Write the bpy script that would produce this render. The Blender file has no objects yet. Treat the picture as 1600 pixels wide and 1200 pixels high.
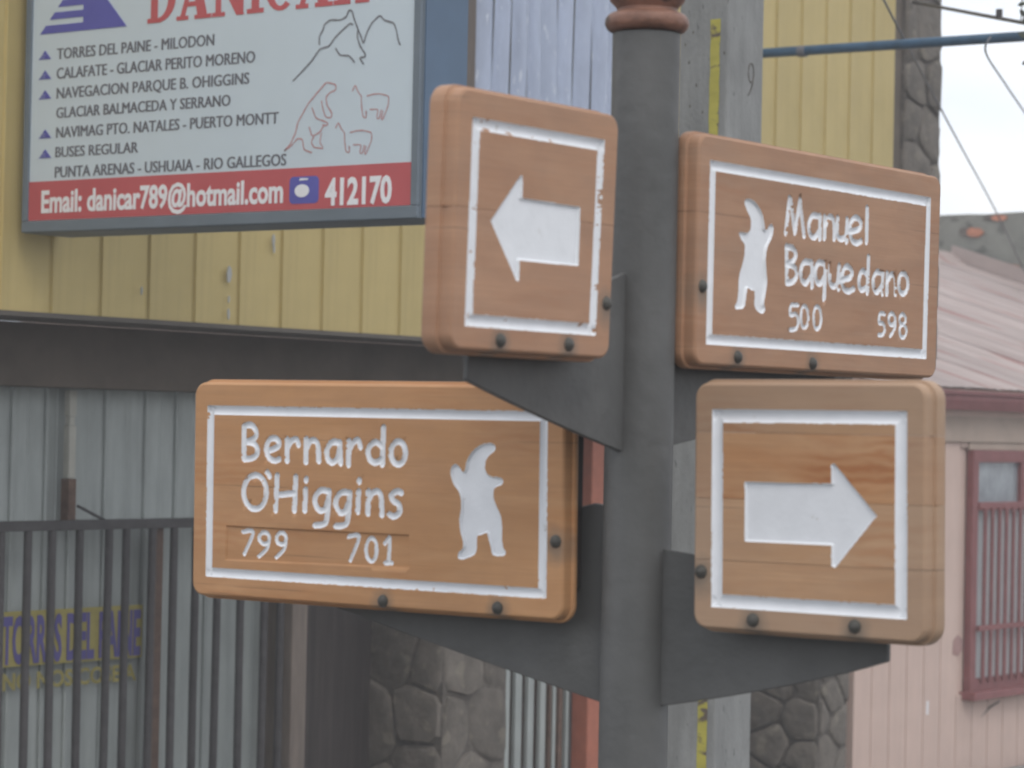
import bpy, bmesh, math, random
import numpy as np
from mathutils import Vector, Matrix, noise
R = math.radians
random.seed(7); rng = np.random.default_rng(7)
scn = bpy.context.scene
col = scn.collection
# ------------------------------------------------------------------ camera, sky, sun, exposure
cd = bpy.data.cameras.new('camera'); cam = bpy.data.objects.new('camera', cd); col.objects.link(cam); scn.camera = cam
TH_U, TH_L = 56.18032648, -34.22464557
cd.sensor_width = 36; cd.lens = 36 * 4316.03 / 1600; cd.clip_start = .1; cd.clip_end = 4000
_yaw, _pit, _rol = R(-2.64766399), R(.9838474), R(1.16607369)
_f = Vector((math.sin(_yaw) * math.cos(_pit), math.cos(_yaw) * math.cos(_pit), math.sin(_pit)))
_r = Vector((math.cos(_yaw), -math.sin(_yaw), 0)); _u = _r.cross(_f)
_r2 = _r * math.cos(_rol) + _u * -math.sin(_rol) * -1; _u2 = _r2.cross(_f)
_rot = Matrix.Rotation(-R(TH_U), 3, 'Z')
_m = Matrix((_rot @ _r2, _rot @ _u2, _rot @ -_f)).transposed()
cam.matrix_world = Matrix.Translation((-3.586, -2.402, 2.6)) @ _m.to_4x4()
cd.dof.use_dof = True; cd.dof.focus_distance = 6.5; cd.dof.aperture_fstop = 7.5
scn.view_settings.view_transform = 'Standard'; scn.view_settings.look = 'None'
scn.view_settings.exposure = 0.0; scn.view_settings.gamma = 1.0
scn.render.resolution_x = 1024; scn.render.resolution_y = 768
w = bpy.data.worlds.new('World'); scn.world = w; w.use_nodes = True
nt = w.node_tree; nt.nodes.clear()
def N(nt, t, **k):
    n = nt.nodes.new(t)
    for a, b in k.items():
        if a[0] == '_': n.inputs[a[1:].replace('_', ' ')].default_value = b
        else: setattr(n, a, b)
    return n
out = N(nt, 'ShaderNodeOutputWorld')
sky = N(nt, 'ShaderNodeTexSky', sky_type='NISHITA', sun_disc=False)
SUN_EL, SUN_AZ = R(48), R(218)     # azimuth measured clockwise from +Y
sky.sun_elevation = SUN_EL; sky.sun_rotation = SUN_AZ
bg1 = N(nt, 'ShaderNodeBackground', _Strength=.1)
bg2 = N(nt, 'ShaderNodeBackground', _Strength=1.0)
tc = N(nt, 'ShaderNodeTexCoord'); mp = N(nt, 'ShaderNodeMapping'); mp.inputs['Scale'].default_value = (1, 1, 2.2)
nz = N(nt, 'ShaderNodeTexNoise', _Scale=2.6, _Detail=6.0, _Roughness=.55)
nz2 = N(nt, 'ShaderNodeTexNoise', _Scale=7.0, _Detail=4.0, _Roughness=.5)
cr = N(nt, 'ShaderNodeValToRGB'); cr.color_ramp.elements[0].position = .34; cr.color_ramp.elements[0].color = (.86, .96, 1.14, 1)
cr.color_ramp.elements[1].position = .62; cr.color_ramp.elements[1].color = (1.55, 1.55, 1.55, 1)
L = nt.links.new
L(tc.outputs['Generated'], mp.inputs['Vector']); L(mp.outputs[0], nz.inputs['Vector']); L(mp.outputs[0], nz2.inputs['Vector'])
mixn = N(nt, 'ShaderNodeMix', data_type='FLOAT', _Factor=.45); L(nz.outputs['Fac'], mixn.inputs[2]); L(nz2.outputs['Fac'], mixn.inputs[3])
L(mixn.outputs[0], cr.inputs[0]); L(cr.outputs[0], bg2.inputs['Color'])
L(sky.outputs[0], bg1.inputs['Color'])
mx = N(nt, 'ShaderNodeMixShader', _Fac=.88); L(bg1.outputs[0], mx.inputs[1]); L(bg2.outputs[0], mx.inputs[2]); L(mx.outputs[0], out.inputs[0])
sd = bpy.data.lights.new('sun', 'SUN'); sun = bpy.data.objects.new('sun', sd); col.objects.link(sun)
sd.energy = .75; sd.angle = R(25); sd.color = (1, .96, .9)
_sv = Vector((math.sin(SUN_AZ) * math.cos(SUN_EL), math.cos(SUN_AZ) * math.cos(SUN_EL), math.sin(SUN_EL)))
sun.rotation_euler = _sv.to_track_quat('Z', 'Y').to_euler()

# ------------------------------------------------------------------ helpers
def tag(o, label=None, cat=None, group=None, kind=None):
    if label: o['label'] = label
    if cat: o['category'] = cat
    if group: o['group'] = group
    if kind: o['kind'] = kind
    return o
def root(name, loc, rz, label, cat, group=None):
    o = bpy.data.objects.new(name, None); col.objects.link(o); o.location = loc; o.rotation_euler = (0, 0, rz)
    o.empty_display_size = .1
    return tag(o, label, cat, group)
def obj(name, me, mat, parent=None, loc=(0, 0, 0)):
    o = bpy.data.objects.new(name, me); col.objects.link(o); o.location = loc
    if mat and not len(me.materials): me.materials.append(mat)
    if parent: o.parent = parent
    return o
class MB:
    def __init__(s): s.v = []; s.f = []
    def add(s, v, f):
        n = len(s.v); s.v += [tuple(map(float, p)) for p in v]; s.f += [tuple(int(i) + n for i in q) for q in f]; return s
    def box(s, x0, x1, y0, y1, z0, z1, c=0):
        if c <= 0:
            return s.add([(x, y, z) for z in (z0, z1) for x, y in ((x0, y0), (x1, y0), (x1, y1), (x0, y1))],
                [(3, 2, 1, 0), (4, 5, 6, 7), (0, 1, 5, 4), (1, 2, 6, 5), (2, 3, 7, 6), (3, 0, 4, 7)])
        bm = bmesh.new(); bmesh.ops.create_cube(bm, size=1)
        for v in bm.verts: v.co = Vector(((x0 + x1) / 2 + v.co.x * (x1 - x0), (y0 + y1) / 2 + v.co.y * (y1 - y0), (z0 + z1) / 2 + v.co.z * (z1 - z0)))
        bmesh.ops.bevel(bm, geom=bm.edges[:], offset=c, segments=2, affect='EDGES', profile=.5)
        bm.verts.index_update(); s.add([v.co[:] for v in bm.verts], [[v.index for v in f.verts] for f in bm.faces]); bm.free(); return s
    def prism(s, poly, a, b, axis='y'):
        """poly: list of 2D points; extruded from a to b along axis (y: (x,z); x: (y,z); z: (x,y))"""
        def p(q, t): return (q[0], t, q[1]) if axis == 'y' else ((t, q[0], q[1]) if axis == 'x' else (q[0], q[1], t))
        n = len(poly)
        return s.add([p(q, a) for q in poly] + [p(q, b) for q in poly], [tuple(range(n)), tuple(range(2 * n - 1, n - 1, -1))] + [(i, i + n, (i + 1) % n + n, (i + 1) % n) for i in range(n)])
    def tube(s, pts, r, n=10, cap=True):
        pts = [Vector(p) for p in pts]; rings = []; b = len(s.v)
        ref = Vector((0, 0, 1))
        for i, p in enumerate(pts):
            t = (pts[min(i + 1, len(pts) - 1)] - pts[max(i - 1, 0)]).normalized()
            a = t.cross(ref); a = t.cross(Vector((1, 0, 0))) if a.length < .05 else a
            a.normalize(); c = t.cross(a); rr = r[i] if isinstance(r, (list, tuple)) else r
            for k in range(n):
                q = p + (a * math.cos(2 * math.pi * k / n) + c * math.sin(2 * math.pi * k / n)) * rr; s.v.append(tuple(q))
        for i in range(len(pts) - 1):
            for k in range(n):
                s.f.append((b + i * n + k, b + i * n + (k + 1) % n, b + (i + 1) * n + (k + 1) % n, b + (i + 1) * n + k))
        if cap: s.f.append(tuple(b + k for k in range(n))[::-1]); s.f.append(tuple(b + (len(pts) - 1) * n + k for k in range(n)))
        return s
    def lathe(s, prof, n=48, c=(0, 0)):
        b = len(s.v)
        for r, z in prof:
            for k in range(n): s.v.append((c[0] + r * math.cos(2 * math.pi * k / n), c[1] + r * math.sin(2 * math.pi * k / n), z))
        for i in range(len(prof) - 1):
            for k in range(n): s.f.append((b + i * n + k, b + i * n + (k + 1) % n, b + (i + 1) * n + (k + 1) % n, b + (i + 1) * n + k))
        return s
    def mesh(s, name, smooth=False, fix=True):
        me = bpy.data.meshes.new(name); me.from_pydata(s.v, [], s.f); me.validate()
        if fix:
            bm = bmesh.new(); bm.from_mesh(me); bmesh.ops.recalc_face_normals(bm, faces=bm.faces[:]); bm.to_mesh(me); bm.free()
        if smooth is True:
            for p in me.polygons: p.use_smooth = True
        elif smooth: sm_angle(me, smooth)
        return me
    def build(s, name, mat, parent=None, smooth=False, loc=(0, 0, 0)): return obj(name, s.mesh(name, smooth), mat, parent, loc)
def sm_angle(me, deg):
    for p in me.polygons: p.use_smooth = True
    bm = bmesh.new(); bm.from_mesh(me)
    for e in bm.edges:
        if len(e.link_faces) == 2 and e.calc_face_angle(0) > R(deg): e.smooth = False
    bm.to_mesh(me); bm.free()

# ------------------------------------------------------------------ materials
def mat(name, c, rough=.7, metal=0, var=.12, scale=6, stretch=(1, 1, 1), spots=None, spot_amt=0, spot_scale=20, bump=0, bump_scale=60, streak=0, spec=.4, c2=None):
    m = bpy.data.materials.new(name); m.use_nodes = True; nt = m.node_tree; L = nt.links.new
    b = nt.nodes['Principled BSDF']; b.inputs['Roughness'].default_value = rough; b.inputs['Metallic'].default_value = metal
    b.inputs['Specular IOR Level'].default_value = spec
    tc = N(nt, 'ShaderNodeTexCoord'); mp = N(nt, 'ShaderNodeMapping'); mp.inputs['Scale'].default_value = stretch
    oi = N(nt, 'ShaderNodeObjectInfo')
    L(tc.outputs['Object'], mp.inputs['Vector'])
    n1 = N(nt, 'ShaderNodeTexNoise', _Scale=scale, _Detail=8.0, _Roughness=.6); L(mp.outputs[0], n1.inputs['Vector'])
    mx = N(nt, 'ShaderNodeMix', data_type='RGBA'); L(n1.outputs['Fac'], mx.inputs[0])
    k = 1 - var; k2 = 1 + var
    mx.inputs[6].default_value = (*[v * k for v in c], 1); mx.inputs[7].default_value = (*[min(1, v * k2) for v in (c2 or c)], 1)
    # steepen
    mr = N(nt, 'ShaderNodeMapRange'); mr.inputs[1].default_value = .3; mr.inputs[2].default_value = .7; L(n1.outputs['Fac'], mr.inputs[0]); L(mr.outputs[0], mx.inputs[0])
    cur = mx.outputs[2]
    if streak:
        mp2 = N(nt, 'ShaderNodeMapping'); mp2.inputs['Scale'].default_value = (9, 9, .5); L(tc.outputs['Object'], mp2.inputs['Vector'])
        n3 = N(nt, 'ShaderNodeTexNoise', _Scale=3.0, _Detail=5.0); L(mp2.outputs[0], n3.inputs['Vector'])
        mr3 = N(nt, 'ShaderNodeMapRange'); mr3.inputs[1].default_value = .45; mr3.inputs[2].default_value = .75; mr3.inputs[3].default_value = 0; mr3.inputs[4].default_value = streak; L(n3.outputs['Fac'], mr3.inputs[0])
        ms = N(nt, 'ShaderNodeMix', data_type='RGBA'); L(mr3.outputs[0], ms.inputs[0]); L(cur, ms.inputs[6]); ms.inputs[7].default_value = (*[v * .45 for v in c], 1); cur = ms.outputs[2]
    if spots:
        n2 = N(nt, 'ShaderNodeTexNoise', _Scale=spot_scale, _Detail=4.0); L(mp.outputs[0], n2.inputs['Vector'])
        mr2 = N(nt, 'ShaderNodeMapRange'); mr2.inputs[1].default_value = 1 - spot_amt; mr2.inputs[2].default_value = 1 - spot_amt + .06; L(n2.outputs['Fac'], mr2.inputs[0])
        ms = N(nt, 'ShaderNodeMix', data_type='RGBA'); L(mr2.outputs[0], ms.inputs[0]); L(cur, ms.inputs[6]); ms.inputs[7].default_value = (*spots, 1); cur = ms.outputs[2]
    # every separate piece a touch lighter or darker
    hs = N(nt, 'ShaderNodeHueSaturation'); mo = N(nt, 'ShaderNodeMapRange'); mo.inputs[3].default_value = 1 - var * .5; mo.inputs[4].default_value = 1 + var * .5
    L(oi.outputs['Random'], mo.inputs[0]); L(mo.outputs[0], hs.inputs['Value']); L(cur, hs.inputs['Color'])
    L(hs.outputs[0], b.inputs['Base Color'])
    if bump:
        nb = N(nt, 'ShaderNodeTexNoise', _Scale=bump_scale, _Detail=6.0); L(mp.outputs[0], nb.inputs['Vector'])
        bp = N(nt, 'ShaderNodeBump', _Strength=bump, _Distance=.01); L(nb.outputs['Fac'], bp.inputs['Height']); L(bp.outputs[0], b.inputs['Normal'])
    return m
def wood(name, c1, c2, bolts=(), grey=.25, knots=.35, seed=0.0, inner=None):
    """planed timber: long grain along local X, figure, weathering, and rust-grey stains round the bolts (bolts in local X,Z)"""
    m = bpy.data.materials.new(name); m.use_nodes = True; nt = m.node_tree; L = nt.links.new
    b = nt.nodes['Principled BSDF']; b.inputs['Roughness'].default_value = .55; b.inputs['Specular IOR Level'].default_value = .3
    tc = N(nt, 'ShaderNodeTexCoord')
    def mapped(sc, off=0.0):
        mp = N(nt, 'ShaderNodeMapping'); mp.inputs['Scale'].default_value = sc; mp.inputs['Location'].default_value = (seed + off, seed, off); L(tc.outputs['Object'], mp.inputs['Vector']); return mp.outputs[0]
    def noi(vec, s, d=5.0, r=.6, dist=0.0):
        n = N(nt, 'ShaderNodeTexNoise', _Scale=s, _Detail=d, _Roughness=r, _Distortion=dist); L(vec, n.inputs['Vector']); return n.outputs['Fac']
    def mr(x, a, c, lo=0.0, hi=1.0):
        n = N(nt, 'ShaderNodeMapRange'); n.inputs[1].default_value = a; n.inputs[2].default_value = c; n.inputs[3].default_value = lo; n.inputs[4].default_value = hi; L(x, n.inputs[0]); return n.outputs[0]
    def mix(f, a, bb, blend='MIX'):
        n = N(nt, 'ShaderNodeMix', data_type='RGBA', blend_type=blend)
        for i, x in ((0, f), (6, a), (7, bb)):
            if isinstance(x, (tuple, float)): n.inputs[i].default_value = (*x, 1) if isinstance(x, tuple) else x
            else: L(x, n.inputs[i])
        return n.outputs[2]
    figure = noi(mapped((1.5, 1, 9)), 2.2, 4.0, .5, 1.2)
    base = mix(mr(figure, .32, .68), c1, c2)
    grain = noi(mapped((3, 3, 160), 3.0), 2.0, 4.0, .7)
    base = mix(mr(grain, .35, .7, 0.0, .3), base, tuple(v * .62 for v in c1))
    rings = N(nt, 'ShaderNodeTexWave', wave_type='BANDS', bands_direction='Z', _Scale=7.0, _Distortion=7.0, _Detail=3.0); rings.inputs['Detail Scale'].default_value = 1.3
    L(mapped((1.3, 1, 2.6), 1.7), rings.inputs['Vector'])
    kmask = mr(noi(mapped((1, 1, 2.2), 9.0), 4.5, 2.0, .5), .52, .68, 0.0, knots)
    mm = N(nt, 'ShaderNodeMath', operation='MULTIPLY'); L(kmask, mm.inputs[0]); L(rings.outputs['Fac'], mm.inputs[1])
    base = mix(mm.outputs[0], base, (c1[0] * .75, c1[1] * .55, c1[2] * .42))
    blot = noi(mapped((1.2, 1, 1.8), 13.0), 5.0, 6.0, .7, .6)      # uneven old varnish
    base = mix(mr(blot, .38, .70, 0.0, .34), base, (c1[0] * .62, c1[1] * .60, c1[2] * .66))
    crack = noi(mapped((.8, 1, 90), 21.0), 2.4, 2.0, .5)            # fine drying checks along the grain
    base = mix(mr(crack, .71, .745, 0.0, .6), base, (.10, .06, .04))
    gmask = mr(noi(mapped((2, 2, 6), 5.0), 3.0, 6.0, .65), .45, .75, 0.0, grey)
    base = mix(gmask, base, (.29, .24, .19))
    if inner:   # the margin outside the carved border has weathered greyer than the middle
        sp = N(nt, 'ShaderNodeSeparateXYZ'); L(tc.outputs['Object'], sp.inputs[0]); f = None
        for o_, lo, hi in ((0, inner[0], inner[2]), (2, inner[1], inner[3])):
            a = N(nt, 'ShaderNodeMath', operation='SUBTRACT'); L(sp.outputs[o_], a.inputs[0]); a.inputs[1].default_value = (lo + hi) / 2
            a2 = N(nt, 'ShaderNodeMath', operation='ABSOLUTE'); L(a.outputs[0], a2.inputs[0])
            a3 = N(nt, 'ShaderNodeMath', operation='SUBTRACT'); L(a2.outputs[0], a3.inputs[0]); a3.inputs[1].default_value = (hi - lo) / 2 - .01
            if f is None: f = a3
            else: mxx = N(nt, 'ShaderNodeMath', operation='MAXIMUM'); L(f.outputs[0], mxx.inputs[0]); L(a3.outputs[0], mxx.inputs[1]); f = mxx
        base = mix(mr(f.outputs[0], -.006, .006, 0.0, .5), base, (.37, .275, .205))
    for bx, bz in bolts:
        sp = N(nt, 'ShaderNodeSeparateXYZ'); L(tc.outputs['Object'], sp.inputs[0])
        cx = N(nt, 'ShaderNodeCombineXYZ'); L(sp.outputs[0], cx.inputs[0]); L(sp.outputs[2], cx.inputs[2])
        # stretched distance so the stain runs a little below the bolt
        mp = N(nt, 'ShaderNodeMapping'); mp.inputs['Location'].default_value = (-bx / .030, 0, -(bz - .008) / .038); mp.inputs['Scale'].default_value = (1 / .030, 0, 1 / .038); L(cx.outputs[0], mp.inputs['Vector'])
        ln = N(nt, 'ShaderNodeVectorMath', operation='LENGTH'); L(mp.outputs[0], ln.inputs[0])
        n = noi(mapped((1, 1, 1), 2.0), 60.0, 3.0)
        ad = N(nt, 'ShaderNodeMath', operation='ADD'); L(ln.outputs['Value'], ad.inputs[0]); L(mr(n, 0., 1., -.25, .25), ad.inputs[1])
        base = mix(mr(ad.outputs[0], 1.0, .3, 0.0, .62), base, (.16, .145, .12))
    L(base, b.inputs['Base Color'])
    bp = N(nt, 'ShaderNodeBump', _Strength=.25, _Distance=.002); L(grain, bp.inputs['Height']); L(bp.outputs[0], b.inputs['Normal'])
    return m
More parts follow.
